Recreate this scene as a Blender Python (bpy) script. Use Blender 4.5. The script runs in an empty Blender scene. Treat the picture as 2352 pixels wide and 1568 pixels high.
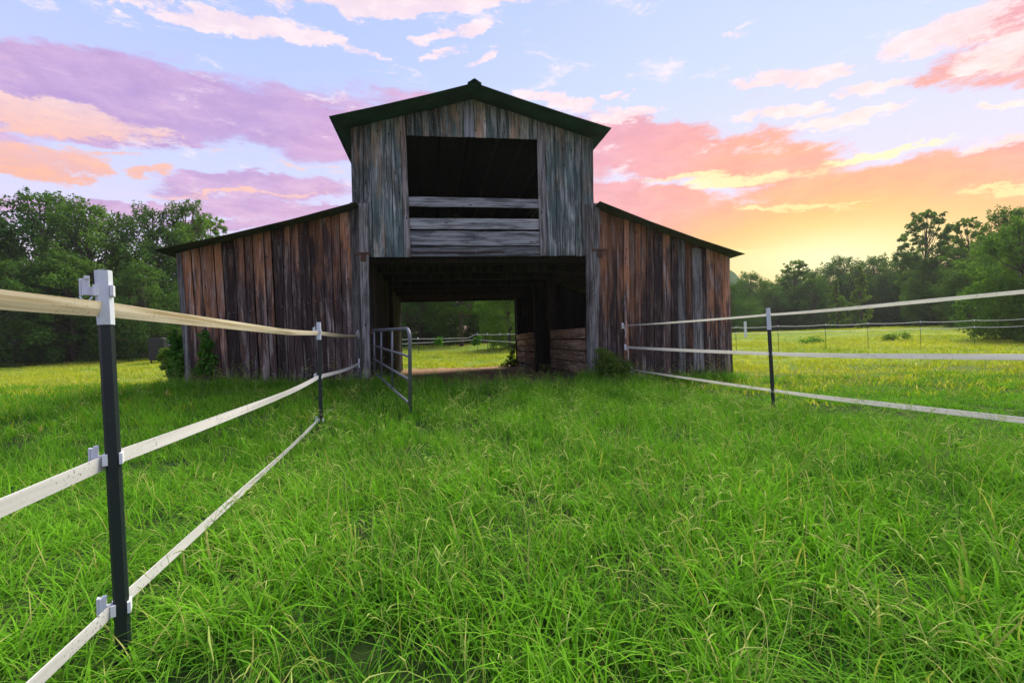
import bpy, math, random
import numpy as np
from mathutils import Vector, Matrix, noise as mnoise

random.seed(7)
rng = np.random.default_rng(11)
scene = bpy.context.scene
COL = scene.collection
rad = math.radians

# ------------------------------------------------------------------ camera
F, CX, CY = 1100.0, 1176.0, 784.0            # focal length and centre in a 2352 px wide frame
CAM = Vector((0, 0, 1.25))
ROLL = rad(2.0)
RIGHT = Vector((math.cos(ROLL), 0, -math.sin(ROLL)))
UP = Vector((math.sin(ROLL), 0, math.cos(ROLL)))
cam_data = bpy.data.cameras.new('camera')
cam_data.sensor_width = 36.0
cam_data.lens = 36.0 * F / 2352.0
cam_data.clip_start = 0.05
cam_data.clip_end = 3000
cam = bpy.data.objects.new('camera', cam_data)
COL.objects.link(cam)
m = Matrix.Identity(4)
for i in range(3):
    m[i][0] = RIGHT[i]; m[i][1] = UP[i]; m[i][2] = (0, -1, 0)[i]; m[i][3] = CAM[i]
cam.matrix_world = m
scene.camera = cam

def ray(px, py):
    return RIGHT * ((px - CX) / F) + UP * ((CY - py) / F) + Vector((0, 1, 0))
def at(px, py, Y):
    d = ray(px, py)
    return CAM + d * (Y / d.y)
def azel(px, py):
    d = ray(px, py).normalized()
    return math.atan2(d.x, d.y), math.asin(d.z)

# ------------------------------------------------------------------ exposure
vs = scene.view_settings
vs.view_transform = 'Standard'; vs.look = 'None'; vs.exposure = 0.72; vs.gamma = 1.0
vs.use_curve_mapping = False
scene.cycles.max_bounces = 4
scene.cycles.diffuse_bounces = 2
scene.cycles.transmission_bounces = 2
scene.cycles.transparent_max_bounces = 6
scene.cycles.use_denoising = True
scene.cycles.use_adaptive_sampling = True
scene.cycles.adaptive_threshold = 0.02

# ------------------------------------------------------------------ node helper
class NT:
    def __init__(self, tree):
        self.t = tree; self.n = tree.nodes; self.l = tree.links
    def _in(self, sock, v):
        if v is None: return
        if isinstance(v, bpy.types.NodeSocket): self.l.new(v, sock)
        elif isinstance(v, (int, float)):
            if sock.type in ('VECTOR',): sock.default_value = (v, v, v)
            elif sock.type == 'RGBA': sock.default_value = (v, v, v, 1)
            else: sock.default_value = v
        else:
            v = tuple(v)
            if sock.type == 'RGBA' and len(v) == 3: v = v + (1,)
            sock.default_value = v
    def new(self, typ, **kw):
        nd = self.n.new(typ)
        for k, v in kw.items(): setattr(nd, k, v)
        return nd
    def math(self, op, a, b=None, c=None, clamp=False):
        nd = self.new('ShaderNodeMath', operation=op, use_clamp=clamp)
        self._in(nd.inputs[0], a)
        if b is not None: self._in(nd.inputs[1], b)
        if c is not None: self._in(nd.inputs[2], c)
        return nd.outputs[0]
    def vmath(self, op, a, b=None):
        nd = self.new('ShaderNodeVectorMath', operation=op)
        self._in(nd.inputs[0], a)
        if b is not None: self._in(nd.inputs[1], b)
        return nd.outputs['Value'] if op in ('LENGTH', 'DOT_PRODUCT', 'DISTANCE') else nd.outputs[0]
    def noise(self, vec, scale=1.0, detail=4.0, rough=0.55, dist=0.0, out='Fac'):
        nd = self.new('ShaderNodeTexNoise')
        self._in(nd.inputs['Vector'], vec)
        nd.inputs['Scale'].default_value = scale; nd.inputs['Detail'].default_value = detail
        nd.inputs['Roughness'].default_value = rough; nd.inputs['Distortion'].default_value = dist
        return nd.outputs[out]
    def mapping(self, vec, loc=(0, 0, 0), rot=(0, 0, 0), scl=(1, 1, 1), typ='POINT'):
        nd = self.new('ShaderNodeMapping', vector_type=typ)
        self._in(nd.inputs['Vector'], vec)
        nd.inputs['Location'].default_value = loc
        nd.inputs['Rotation'].default_value = rot
        nd.inputs['Scale'].default_value = scl
        return nd.outputs[0]
    def ramp(self, fac, stops, interp='LINEAR'):
        nd = self.new('ShaderNodeValToRGB')
        cr = nd.color_ramp; cr.interpolation = interp
        while len(cr.elements) < len(stops): cr.elements.new(0.5)
        for e, (p, c) in zip(cr.elements, stops):
            e.position = p
            e.color = (tuple(c) + (1,))[:4] if not isinstance(c, (int, float)) else (c, c, c, 1)
        self._in(nd.inputs[0], fac)
        return nd.outputs[0]
    def mix(self, fac, a, b, blend='MIX'):
        nd = self.new('ShaderNodeMix', data_type='RGBA', blend_type=blend)
        self._in(nd.inputs[0], fac); self._in(nd.inputs[6], a); self._in(nd.inputs[7], b)
        return nd.outputs[2]
    def maprange(self, v, a, b, c=0.0, d=1.0, typ='SMOOTHSTEP'):
        nd = self.new('ShaderNodeMapRange', interpolation_type=typ)
        self._in(nd.inputs[0], v)
        for k, x in zip((1, 2, 3, 4), (a, b, c, d)): nd.inputs[k].default_value = x
        return nd.outputs[0]
    def sep(self, v):
        nd = self.new('ShaderNodeSeparateXYZ'); self._in(nd.inputs[0], v); return nd.outputs
    def comb(self, x, y, z):
        nd = self.new('ShaderNodeCombineXYZ')
        for k, v in enumerate((x, y, z)): self._in(nd.inputs[k], v)
        return nd.outputs[0]

def srgb(r, g, b):
    f = lambda c: (c / 255 / 12.92) if c / 255 <= 0.04045 else ((c / 255 + 0.055) / 1.055) ** 2.4
    return (f(r), f(g), f(b))

# ------------------------------------------------------------------ sky
SUN_AZ, SUN_EL = rad(42.0), rad(54.0)
GLOW_AZ, GLOW_EL = azel(1900, 590)
world = bpy.data.worlds.new('World'); scene.world = world; world.use_nodes = True
W = NT(world.node_tree); W.n.clear()
tc = W.new('ShaderNodeTexCoord')
dirv = W.vmath('NORMALIZE', tc.outputs['Generated'])
dx, dy, dz = W.sep(dirv)
az = W.math('ARCTAN2', dx, dy)
el = W.math('ARCSINE', dz)
p0 = W.comb(az, el, 0.0)
# gentle cloud-like warping of the directions
w1 = W.noise(W.vmath('MULTIPLY', dirv, (4, 4, 12)), 1.0, 4, 0.6, out='Color')
warp = W.vmath('MULTIPLY', W.vmath('SUBTRACT', w1, (0.5, 0.5, 0.5)), (0.13, 0.055, 0.0))
w2 = W.noise(W.vmath('MULTIPLY', dirv, (15, 15, 38)), 1.0, 6, 0.7, out='Color')
warp2 = W.vmath('MULTIPLY', W.vmath('SUBTRACT', w2, (0.5, 0.5, 0.5)), (0.13, 0.045, 0.0))
pw = W.vmath('ADD', W.vmath('ADD', p0, warp), warp2)
fb = W.noise(W.vmath('MULTIPLY', dirv, (5.5, 5.5, 19)), 1.0, 8, 0.72, 0.25)
fine = W.noise(W.vmath('MULTIPLY', dirv, (15, 15, 40)), 1.0, 8, 0.72, 0.25)

def blobs(lst):
    tot = None
    for (px, py, rx, ry, tilt, amp) in lst:
        a, e = azel(px, py)
        a2, _ = azel(px + rx * 0.5, py); a1, _ = azel(px - rx * 0.5, py)
        _, e2 = azel(px, py - ry * 0.5); _, e1 = azel(px, py + ry * 0.5)
        qa, qe = azel(px + 5, py); ra, re_ = azel(px - 5, py)
        v = W.mapping(pw, (a, e, 0), (0, 0, rad(tilt) + math.atan2(qe - re_, qa - ra)), (abs(a2 - a1), abs(e2 - e1), 1), 'TEXTURE')
        g = W.maprange(W.vmath('LENGTH', v), 1.4, 0.45, 0.0, amp)
        tot = g if tot is None else W.math('MAXIMUM', tot, g)
    return tot

# long soft banks of cloud
stratus = blobs([(150, 180, 330, 80, -3, 1), (430, 245, 400, 85, -7, 1), (690, 290, 300, 80, -8, 1), (250, 290, 300, 40, -8, .9),
                 (600, 432, 260, 30, 1, .9), (300, 478, 520, 18, 0, .8), (740, 484, 300, 18, 0, .8), (420, 512, 460, 14, 0, .75), (1480, 520, 240, 20, -6, .8),
                 (1130, 330, 360, 80, -8, .9), (1560, 352, 400, 72, -7, 1), (1430, 452, 210, 42, -4, .95),
                 (2060, 425, 480, 66, 7, 1), (1960, 505, 640, 60, 2, 1), (1900, 548, 700, 34, 1, 1), (1500, 500, 260, 26, -4, .8), (2330, 365, 200, 36, 10, .9),
                 (2320, 60, 170, 60, 8, .75), (2270, 160, 210, 56, 6, .8), (2750, 420, 560, 80, 0, .9), (-420, 300, 560, 100, 4, .9)])
# brighter broken cloud
bright = blobs([(110, 262, 260, 44, -9, 1), (70, 372, 230, 52, -6, 1), (250, 285, 160, 26, -10, .85), (370, 397, 70, 12, 0, .8), (270, 352, 120, 10, -3, .7),
                (540, 40, 160, 34, -3, 1.05), (690, 70, 150, 24, -14, .9), (920, 12, 360, 34, -1, 1.05), (800, 105, 100, 14, -16, .75), (360, 5, 160, 14, 0, .7),
                (1060, 78, 110, 18, 8, .85), (1045, 122, 70, 12, 10, .8), (1130, 132, 60, 14, 18, .8),
                (1830, 178, 180, 26, 7, 1), (2020, 196, 140, 14, 8, .85), (1805, 256, 120, 20, 5, .95), (1940, 272, 160, 16, 12, .95),
                (2180, 70, 180, 56, 14, 1), (2320, 130, 160, 46, 14, .9), (1330, 240, 150, 24, -8, .85), (1465, 262, 90, 22, 8, .85),
                (1420, 217, 60, 9, 0, .8), (2300, 250, 110, 12, 6, .85), (2330, 330, 120, 14, 10, .9), (2060, 110, 80, 18, 10, .7), (1700, 85, 40, 8, 5, .6)])
# thin streaks lit along their edges
streak = blobs([(1850, 577, 240, 8, -1, 1), (1790, 482, 150, 7, -2, .9), (1930, 474, 60, 6, 4, .8), (1700, 410, 190, 18, 8, .95),
                (2060, 342, 170, 10, 9, .85), (2330, 440, 160, 10, 3, .9), (560, 447, 280, 6, 1, .7), (1560, 405, 140, 8, 4, .7), (640, 372, 230, 7, -8, .6)])
# everywhere else the same kind of cloud carries on, driven by noise alone
free = W.maprange(W.noise(W.vmath('MULTIPLY', dirv, (1.6, 1.6, 6)), 1.0, 4, 0.55, 0.4), 0.50, 0.70, 0.0, 0.9)
free = W.math('MULTIPLY', free, W.maprange(W.math('ABSOLUTE', az), 0.95, 1.3))
sA = W.math('MAXIMUM', stratus, free)
stA = W.maprange(W.math('ADD', sA, W.math('MULTIPLY', W.math('SUBTRACT', fb, 0.5), 1.9)), 0.20, 0.74)
stB = W.maprange(W.math('ADD', bright, W.math('MULTIPLY', W.math('SUBTRACT', fine, 0.5), 2.2)), 0.38, 0.84)
stC = W.maprange(W.math('ADD', streak, W.math('MULTIPLY', W.math('SUBTRACT', fine, 0.5), 2.0)), 0.30, 0.95)

wsp = W.noise(W.vmath('ADD', W.vmath('MULTIPLY', dirv, (9, 9, 30)), (3.7, 1.1, 0.4)), 1.0, 8, 0.7, 0.3)
stD = W.math('MULTIPLY', W.maprange(wsp, 0.555, 0.70), W.maprange(el, 0.20, 0.34))
elr = W.maprange(el, 0.0, 0.70, 0, 1, 'LINEAR')
base_l = W.ramp(elr, [(0.0, srgb(240, 205, 218)), (0.22, srgb(232, 218, 244)), (0.45, srgb(206, 212, 251)), (0.72, srgb(182, 200, 250)), (1.0, srgb(168, 190, 246))])
base_r = W.ramp(elr, [(0.0, srgb(255, 222, 130)), (0.13, srgb(255, 226, 160)), (0.22, srgb(252, 226, 222)), (0.34, srgb(234, 224, 250)), (0.65, srgb(206, 218, 254)), (1.0, srgb(190, 206, 252))])
sd = Vector((math.sin(GLOW_AZ) * math.cos(GLOW_EL), math.cos(GLOW_AZ) * math.cos(GLOW_EL), math.sin(GLOW_EL)))
cosg = W.vmath('DOT_PRODUCT', dirv, tuple(sd))
ang = W.math('ARCCOSINE', cosg)
side = W.maprange(ang, 1.15, 0.25)
near_sun = W.maprange(ang, 1.05, 0.02, 0, 1, 'LINEAR')
base = W.mix(side, base_l, base_r)
ca = W.ramp(near_sun, [(0.0, srgb(188, 156, 212)), (0.22, srgb(208, 160, 206)), (0.45, srgb(226, 162, 190)), (0.66, srgb(243, 164, 166)), (0.80, srgb(255, 170, 126)), (1.0, srgb(255, 190, 80))])
# undersides turn pinker towards the horizon, tops stay mauve
ca = W.mix(W.math('MULTIPLY', W.maprange(el, 0.42, 0.14), 0.40), ca, W.mix(side, srgb(226, 172, 196), srgb(255, 178, 140)))
ca = W.mix(W.math('MULTIPLY', W.maprange(fb, 0.36, 0.74), W.math('SUBTRACT', 0.5, W.math('MULTIPLY', near_sun, 0.38))), ca, srgb(250, 206, 222))
ca = W.mix(W.math('MULTIPLY', W.maprange(fine, 0.60, 0.36), 0.30), ca, W.mix(near_sun, srgb(160, 124, 188), srgb(232, 130, 110)))
cb = W.mix(W.maprange(el, 0.46, 0.26), srgb(255, 236, 238), W.mix(side, srgb(252, 184, 146), srgb(255, 242, 232)))
cb = W.mix(W.maprange(fine, 0.42, 0.68), W.mix(0.28, cb, ca), cb)
c = W.mix(W.math('MULTIPLY', stA, 0.93), base, ca)
c = W.mix(W.math('MULTIPLY', stD, 0.7), c, srgb(255, 236, 240))
c = W.mix(W.math('MULTIPLY', stB, 0.92), c, cb)
c = W.mix(W.math('MULTIPLY', stC, 0.85), c, W.mix(side, srgb(255, 200, 176), srgb(255, 244, 180)))
glow = W.maprange(W.vmath('LENGTH', W.mapping(p0, (GLOW_AZ, GLOW_EL, 0), (0, 0, 0), (0.50, 0.15, 1), 'TEXTURE')), 1.0, 0.0)
c = W.mix(W.math('MULTIPLY', glow, 0.9), c, srgb(255, 208, 64))
c = W.mix(W.math('MULTIPLY', W.math('POWER', glow, 3.5), 0.95), c, srgb(255, 250, 190))
# below the horizon: dim ground tone
c = W.mix(W.maprange(el, -0.01, -0.06), c, (0.10, 0.12, 0.05))
sky = W.new('ShaderNodeTexSky', sky_type='NISHITA', sun_disc=False)
sky.sun_elevation = SUN_EL; sky.sun_rotation = SUN_AZ
bg1 = W.new('ShaderNodeBackground'); W._in(bg1.inputs[0], c); bg1.inputs[1].default_value = 0.65
bg2 = W.new('ShaderNodeBackground'); W._in(bg2.inputs[0], sky.outputs[0]); bg2.inputs[1].default_value = 0.004
add = W.new('ShaderNodeAddShader'); W.l.new(bg1.outputs[0], add.inputs[0]); W.l.new(bg2.outputs[0], add.inputs[1])
out = W.new('ShaderNodeOutputWorld'); W.l.new(add.outputs[0], out.inputs[0])
world.cycles.sampling_method = 'MANUAL'; world.cycles.sample_map_resolution = 512

# ------------------------------------------------------------------ sun
sun_data = bpy.data.lights.new('sun', 'SUN')
sun_data.energy = 4.4; sun_data.angle = rad(40); sun_data.color = (1.0, 0.91, 0.72)
sun = bpy.data.objects.new('sun', sun_data); COL.objects.link(sun)
to_sun = Vector((math.sin(SUN_AZ) * math.cos(SUN_EL), math.cos(SUN_AZ) * math.cos(SUN_EL), math.sin(SUN_EL)))
sun.rotation_euler = to_sun.to_track_quat('Z', 'Y').to_euler()
sun.location = (20, 30, 30)

# ================================================================== helpers
def tag(o, label=None, cat=None, group=None, kind=None):
    if label: o['label'] = label
    if cat: o['category'] = cat
    if group: o['group'] = group
    if kind: o['kind'] = kind
    return o
def empty(name, loc, rz=0.0):
    o = bpy.data.objects.new(name, None); COL.objects.link(o)
    o.empty_display_size = 0.2
    o.location = loc; o.rotation_euler = (0, 0, rz)
    return o
def make_mesh(name, verts, faces, mats=(), smooth=False):
    me = bpy.data.meshes.new(name)
    me.from_pydata([tuple(v) for v in verts], [], faces)
    for mt in mats: me.materials.append(mt)
    if smooth: me.polygons.foreach_set('use_smooth', [True] * len(me.polygons))
    me.update()
    return me
def quads_mesh(name, V, Q, mats=(), smooth=False, attrs=None):
    """fast path: V (n,3), Q (k,4) numpy"""
    me = bpy.data.meshes.new(name)
    nv, nq = len(V), len(Q); ks = Q.shape[1]
    me.vertices.add(nv); me.vertices.foreach_set('co', np.ascontiguousarray(V, dtype=np.float32).ravel())
    me.loops.add(nq * ks); me.loops.foreach_set('vertex_index', np.ascontiguousarray(Q, dtype=np.int32).ravel())
    me.polygons.add(nq); me.polygons.foreach_set('loop_start', np.arange(0, nq * ks, ks, dtype=np.int32))
    if smooth: me.polygons.foreach_set('use_smooth', np.ones(nq, dtype=bool))
    for mt in mats: me.materials.append(mt)
    for k, (arr) in (attrs or {}).items():
        a = me.attributes.new(k, 'FLOAT', 'POINT'); a.data.foreach_set('value', np.ascontiguousarray(arr, dtype=np.float32))
    me.update(calc_edges=True)
    return me
def link(name, me, parent=None, loc=None):
    o = bpy.data.objects.new(name, me); COL.objects.link(o)
    if parent is not None: o.parent = parent
    if loc is not None: o.location = loc
    return o

class MB:
    """collects verts and faces, builds ONE mesh object"""
    def __init__(self): self.v = []; self.f = []
    def box(self, c, s, R=None):
        b = len(self.v)
        for z in (-1, 1):
            for y in (-1, 1):
                for x in (-1, 1):
                    p = Vector((x * s[0] / 2, y * s[1] / 2, z * s[2] / 2))
                    if R is not None: p = R @ p
                    self.v.append(Vector(c) + p)
        for q in ((0, 2, 3, 1), (4, 5, 7, 6), (0, 1, 5, 4), (2, 6, 7, 3), (0, 4, 6, 2), (1, 3, 7, 5)):
            self.f.append([b + i for i in q])
        return self
    def tube(self, pts, r, sides=8, r2=None, prof=None, cap=True, face=(1, 0, 0)):
        pts = [Vector(p) for p in pts]; n = len(pts); b = len(self.v)
        t0 = (pts[1] - pts[0]).normalized()
        nrm = t0.orthogonal().normalized() if prof is None else None
        if prof is not None:
            nrm = Vector(face) - t0 * t0.dot(Vector(face)); nrm.normalize()
        for i, p in enumerate(pts):
            t = (pts[min(i + 1, n - 1)] - pts[max(i - 1, 0)]).normalized()
            nrm = (nrm - t * nrm.dot(t)).normalized(); bi = t.cross(nrm)
            k = i / (n - 1)
            rr = r[i] if isinstance(r, (list, tuple)) else (r if r2 is None else r + (r2 - r) * k)
            if prof is None:
                ring = [(math.cos(2 * math.pi * s / sides), math.sin(2 * math.pi * s / sides)) for s in range(sides)]
            else: ring = prof
            for (a, c2) in ring: self.v.append(p + nrm * (a * rr) + bi * (c2 * rr))
        s = len(ring)
        for i in range(n - 1):
            for j in range(s):
                self.f.append([b + i * s + j, b + i * s + (j + 1) % s, b + (i + 1) * s + (j + 1) % s, b + (i + 1) * s + j])
        if cap:
            self.f.append([b + j for j in range(s)][::-1]); self.f.append([b + (n - 1) * s + j for j in range(s)])
        return self
    def build(self, name, mat, parent=None, smooth=False, loc=None):
        me = make_mesh(name, self.v, self.f, [mat] if mat else [], smooth)
        return link(name, me, parent, loc)

def smooth_corner(p0, p1, p2, r, n=6):
    """rounded corner at p1"""
    p0, p1, p2 = Vector(p0), Vector(p1), Vector(p2)
    a = p1 + (p0 - p1).normalized() * r; c = p1 + (p2 - p1).normalized() * r
    return [(a * (1 - t) ** 2 + p1 * 2 * t * (1 - t) + c * t * t) for t in [k / n for k in range(n + 1)]]

# ================================================================== materials
def new_mat(name):
    mt = bpy.data.materials.new(name); mt.use_nodes = True
    N = NT(mt.node_tree)
    bsdf = N.n['Principled BSDF']
    return mt, N, bsdf

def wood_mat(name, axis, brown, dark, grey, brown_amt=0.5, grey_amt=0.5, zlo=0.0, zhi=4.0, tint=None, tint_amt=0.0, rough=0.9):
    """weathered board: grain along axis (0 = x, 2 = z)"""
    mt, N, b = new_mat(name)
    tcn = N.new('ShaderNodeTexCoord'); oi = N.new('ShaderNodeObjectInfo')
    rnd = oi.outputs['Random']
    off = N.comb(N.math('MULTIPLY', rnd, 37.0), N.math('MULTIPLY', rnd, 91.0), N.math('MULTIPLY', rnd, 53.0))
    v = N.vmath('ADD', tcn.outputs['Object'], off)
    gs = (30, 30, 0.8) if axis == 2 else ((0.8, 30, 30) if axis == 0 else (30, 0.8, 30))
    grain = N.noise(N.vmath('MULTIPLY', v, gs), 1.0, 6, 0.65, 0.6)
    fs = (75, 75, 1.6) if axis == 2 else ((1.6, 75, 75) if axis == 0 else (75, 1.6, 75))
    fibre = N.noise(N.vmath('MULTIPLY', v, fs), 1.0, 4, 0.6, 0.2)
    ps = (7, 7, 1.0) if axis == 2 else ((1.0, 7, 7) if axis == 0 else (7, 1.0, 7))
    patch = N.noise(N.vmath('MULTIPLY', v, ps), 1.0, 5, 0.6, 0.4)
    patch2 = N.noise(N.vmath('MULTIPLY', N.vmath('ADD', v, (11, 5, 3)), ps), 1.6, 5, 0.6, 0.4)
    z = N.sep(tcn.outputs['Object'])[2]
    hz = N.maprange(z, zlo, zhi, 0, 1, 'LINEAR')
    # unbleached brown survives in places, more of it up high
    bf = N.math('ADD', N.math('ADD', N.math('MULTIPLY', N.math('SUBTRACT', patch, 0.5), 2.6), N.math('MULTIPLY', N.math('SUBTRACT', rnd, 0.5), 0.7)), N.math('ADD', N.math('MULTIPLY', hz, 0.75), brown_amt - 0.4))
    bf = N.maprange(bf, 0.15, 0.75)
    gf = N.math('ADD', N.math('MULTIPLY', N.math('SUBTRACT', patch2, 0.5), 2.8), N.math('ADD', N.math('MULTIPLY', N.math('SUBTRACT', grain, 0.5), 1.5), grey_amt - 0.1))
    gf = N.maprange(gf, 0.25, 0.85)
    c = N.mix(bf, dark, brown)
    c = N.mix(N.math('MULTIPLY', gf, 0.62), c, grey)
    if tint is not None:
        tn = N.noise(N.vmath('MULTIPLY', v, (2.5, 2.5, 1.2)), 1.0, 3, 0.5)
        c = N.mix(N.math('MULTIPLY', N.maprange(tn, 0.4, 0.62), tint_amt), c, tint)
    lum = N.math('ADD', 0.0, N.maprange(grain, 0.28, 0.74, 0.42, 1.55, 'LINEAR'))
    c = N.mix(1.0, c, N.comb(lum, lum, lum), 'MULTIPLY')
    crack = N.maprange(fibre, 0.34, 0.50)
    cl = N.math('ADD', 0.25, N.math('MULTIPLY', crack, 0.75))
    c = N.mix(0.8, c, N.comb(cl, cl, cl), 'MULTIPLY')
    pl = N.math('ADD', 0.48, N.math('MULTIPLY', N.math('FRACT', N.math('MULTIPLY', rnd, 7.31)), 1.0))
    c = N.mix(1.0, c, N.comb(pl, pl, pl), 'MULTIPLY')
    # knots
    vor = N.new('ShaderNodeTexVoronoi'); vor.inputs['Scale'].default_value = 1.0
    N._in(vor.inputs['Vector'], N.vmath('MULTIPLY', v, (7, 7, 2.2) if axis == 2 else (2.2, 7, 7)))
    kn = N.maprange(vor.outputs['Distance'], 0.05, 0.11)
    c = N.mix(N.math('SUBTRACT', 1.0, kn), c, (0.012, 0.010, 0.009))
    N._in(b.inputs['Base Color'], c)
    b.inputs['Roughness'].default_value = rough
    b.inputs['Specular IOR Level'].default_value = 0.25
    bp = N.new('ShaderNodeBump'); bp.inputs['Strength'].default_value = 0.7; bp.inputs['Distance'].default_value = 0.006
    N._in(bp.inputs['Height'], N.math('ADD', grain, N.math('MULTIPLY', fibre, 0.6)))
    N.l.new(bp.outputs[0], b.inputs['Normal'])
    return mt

M = {}
M['wing'] = wood_mat('weathered_wing_wood', 2, (0.38, 0.175, 0.088), (0.070, 0.045, 0.038), (0.38, 0.33, 0.30), 0.42, 0.40, 0.8, 4.2, (0.060, 0.038, 0.045), 0.3)
M['gable'] = wood_mat('weathered_gable_wood', 2, (0.40, 0.27, 0.17), (0.100, 0.115, 0.104), (0.44, 0.47, 0.445), 0.22, 0.54, 3.0, 7.5, (0.065, 0.125, 0.118), 0.55)
M['jamb'] = wood_mat('weathered_jamb_wood', 2, (0.16, 0.12, 0.09), (0.080, 0.075, 0.070), (0.28, 0.27, 0.26), 0.1, 0.75, 0.0, 8.0)
M['pale'] = wood_mat('pale_bleached_wood', 2, (0.42, 0.42, 0.40), (0.24, 0.26, 0.27), (0.66, 0.70, 0.72), 0.1, 0.95, 0.0, 20.0)
M['rail'] = wood_mat('weathered_loft_rail_wood', 0, (0.24, 0.205, 0.17), (0.125, 0.13, 0.13), (0.41, 0.42, 0.42), 0.3, 0.75, 0.0, 20.0)
M['stall'] = wood_mat('brown_stall_wood', 1, (0.30, 0.185, 0.12), (0.13, 0.085, 0.06), (0.34, 0.28, 0.24), 0.6, 0.4, 0.0, 4.0)
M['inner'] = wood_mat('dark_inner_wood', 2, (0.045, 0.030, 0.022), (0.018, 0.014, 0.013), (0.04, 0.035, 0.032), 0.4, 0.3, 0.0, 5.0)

def tin_mat(name, a, b2, rust):
    mt, N, b = new_mat(name)
    tcn = N.new('ShaderNodeTexCoord'); oi = N.new('ShaderNodeObjectInfo')
    v = N.vmath('ADD', tcn.outputs['Object'], N.comb(N.math('MULTIPLY', oi.outputs['Random'], 40.0), 0.0, 0.0))
    n1 = N.noise(v, 1.3, 6, 0.6, 0.3); n2 = N.noise(v, 5.0, 5, 0.65)
    c = N.mix(N.maprange(n1, 0.35, 0.65), a, b2)
    c = N.mix(N.math('MULTIPLY', N.maprange(n2, 0.55, 0.7), 0.6), c, rust)
    N._in(b.inputs['Base Color'], c); b.inputs['Roughness'].default_value = 0.75
    b.inputs['Metallic'].default_value = 0.1
    return mt
M['tin_green'] = tin_mat('mossy_green_tin', (0.024, 0.095, 0.062), (0.020, 0.050, 0.040), (0.09, 0.115, 0.10))
M['tin_brown'] = tin_mat('rusted_brown_tin', (0.095, 0.085, 0.060), (0.045, 0.05, 0.038), (0.13, 0.085, 0.055))

def simple_mat(name, col, rough=0.6, metal=0.0, vary=0.12, scale=8.0, speck=None, speck_amt=0.5, spec=0.4):
    mt, N, b = new_mat(name)
    tcn = N.new('ShaderNodeTexCoord')
    n1 = N.noise(tcn.outputs['Object'], scale, 5, 0.6)
    l = N.math('ADD', 1.0 - vary, N.math('MULTIPLY', n1, 2 * vary))
    c = N.mix(1.0, col, N.comb(l, l, l), 'MULTIPLY')
    if speck is not None:
        n2 = N.noise(tcn.outputs['Object'], scale * 9, 3, 0.6)
        c = N.mix(N.math('MULTIPLY', N.maprange(n2, 0.62, 0.70), speck_amt), c, speck)
    N._in(b.inputs['Base Color'], c)
    b.inputs['Roughness'].default_value = rough; b.inputs['Metallic'].default_value = metal
    b.inputs['Specular IOR Level'].default_value = spec
    return mt
M['sleeve'] = simple_mat('dark_green_post_sleeve', (0.010, 0.019, 0.020), 0.45, 0, 0.3, 6, (0.03, 0.05, 0.03), 0.5)
M['cap'] = simple_mat('white_plastic_cap', (0.62, 0.66, 0.72), 0.5, 0, 0.08, 10, (0.35, 0.38, 0.40), 0.5)
M['clip'] = simple_mat('white_plastic_clip', (0.72, 0.74, 0.78), 0.45, 0, 0.08, 20, (0.4, 0.4, 0.36), 0.4)
def tape_mat(name, col, stain, stain_amt, speck_amt):
    mt, N, b = new_mat(name)
    tcn = N.new('ShaderNodeTexCoord'); v = tcn.outputs['Object']
    st = N.noise(N.vmath('MULTIPLY', v, (0.5, 0.5, 34.0)), 1.0, 5, 0.65, 0.6); sp = N.noise(v, 70.0, 3, 0.6); sp2 = N.noise(v, 3.0, 2, 0.5)
    c = N.mix(N.math('MULTIPLY', N.maprange(st, 0.42, 0.68), stain_amt), col, stain)
    dirt_ = N.math('MULTIPLY', N.maprange(sp, 0.60, 0.68), N.maprange(sp2, 0.35, 0.6))
    c = N.mix(N.math('MULTIPLY', dirt_, speck_amt), c, (0.09, 0.085, 0.08))
    N.n.remove(b)
    d = N.new('ShaderNodeBsdfDiffuse'); N._in(d.inputs[0], c); t = N.new('ShaderNodeBsdfTranslucent'); N._in(t.inputs[0], c)
    mx = N.new('ShaderNodeMixShader'); mx.inputs[0].default_value = 0.48
    N.l.new(d.outputs[0], mx.inputs[1]); N.l.new(t.outputs[0], mx.inputs[2]); N.l.new(mx.outputs[0], N.n['Material Output'].inputs[0])
    return mt
M['tape'] = tape_mat('white_fence_tape', (0.84, 0.83, 0.81), (0.62, 0.60, 0.56), 0.5, 0.9)
M['tape_tan'] = tape_mat('stained_cream_fence_tape', (0.80, 0.73, 0.57), (0.40, 0.31, 0.15), 0.85, 0.5)
M['tape_edge'] = simple_mat('dark_tape_edge', (0.05, 0.05, 0.06), 0.8, 0, 0.1, 10)
M['rope'] = simple_mat('white_fence_rope', (0.75, 0.75, 0.72), 0.7)
M['steel'] = simple_mat('galvanised_gate_steel', (0.15, 0.16, 0.18), 0.5, 0.4, 0.25, 14, (0.22, 0.15, 0.12), 0.35)
M['black'] = simple_mat('black_plastic', (0.012, 0.013, 0.016), 0.6)
M['bark'] = simple_mat('grey_brown_bark', (0.075, 0.058, 0.045), 0.95, 0, 0.4, 5)
M['nail'] = simple_mat('nail_head_metal', (0.34, 0.34, 0.33), 0.5, 0.5, 0.3, 20)
M['rust'] = simple_mat('rusty_iron', (0.10, 0.055, 0.035), 0.8, 0.3, 0.3, 20)

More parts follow.
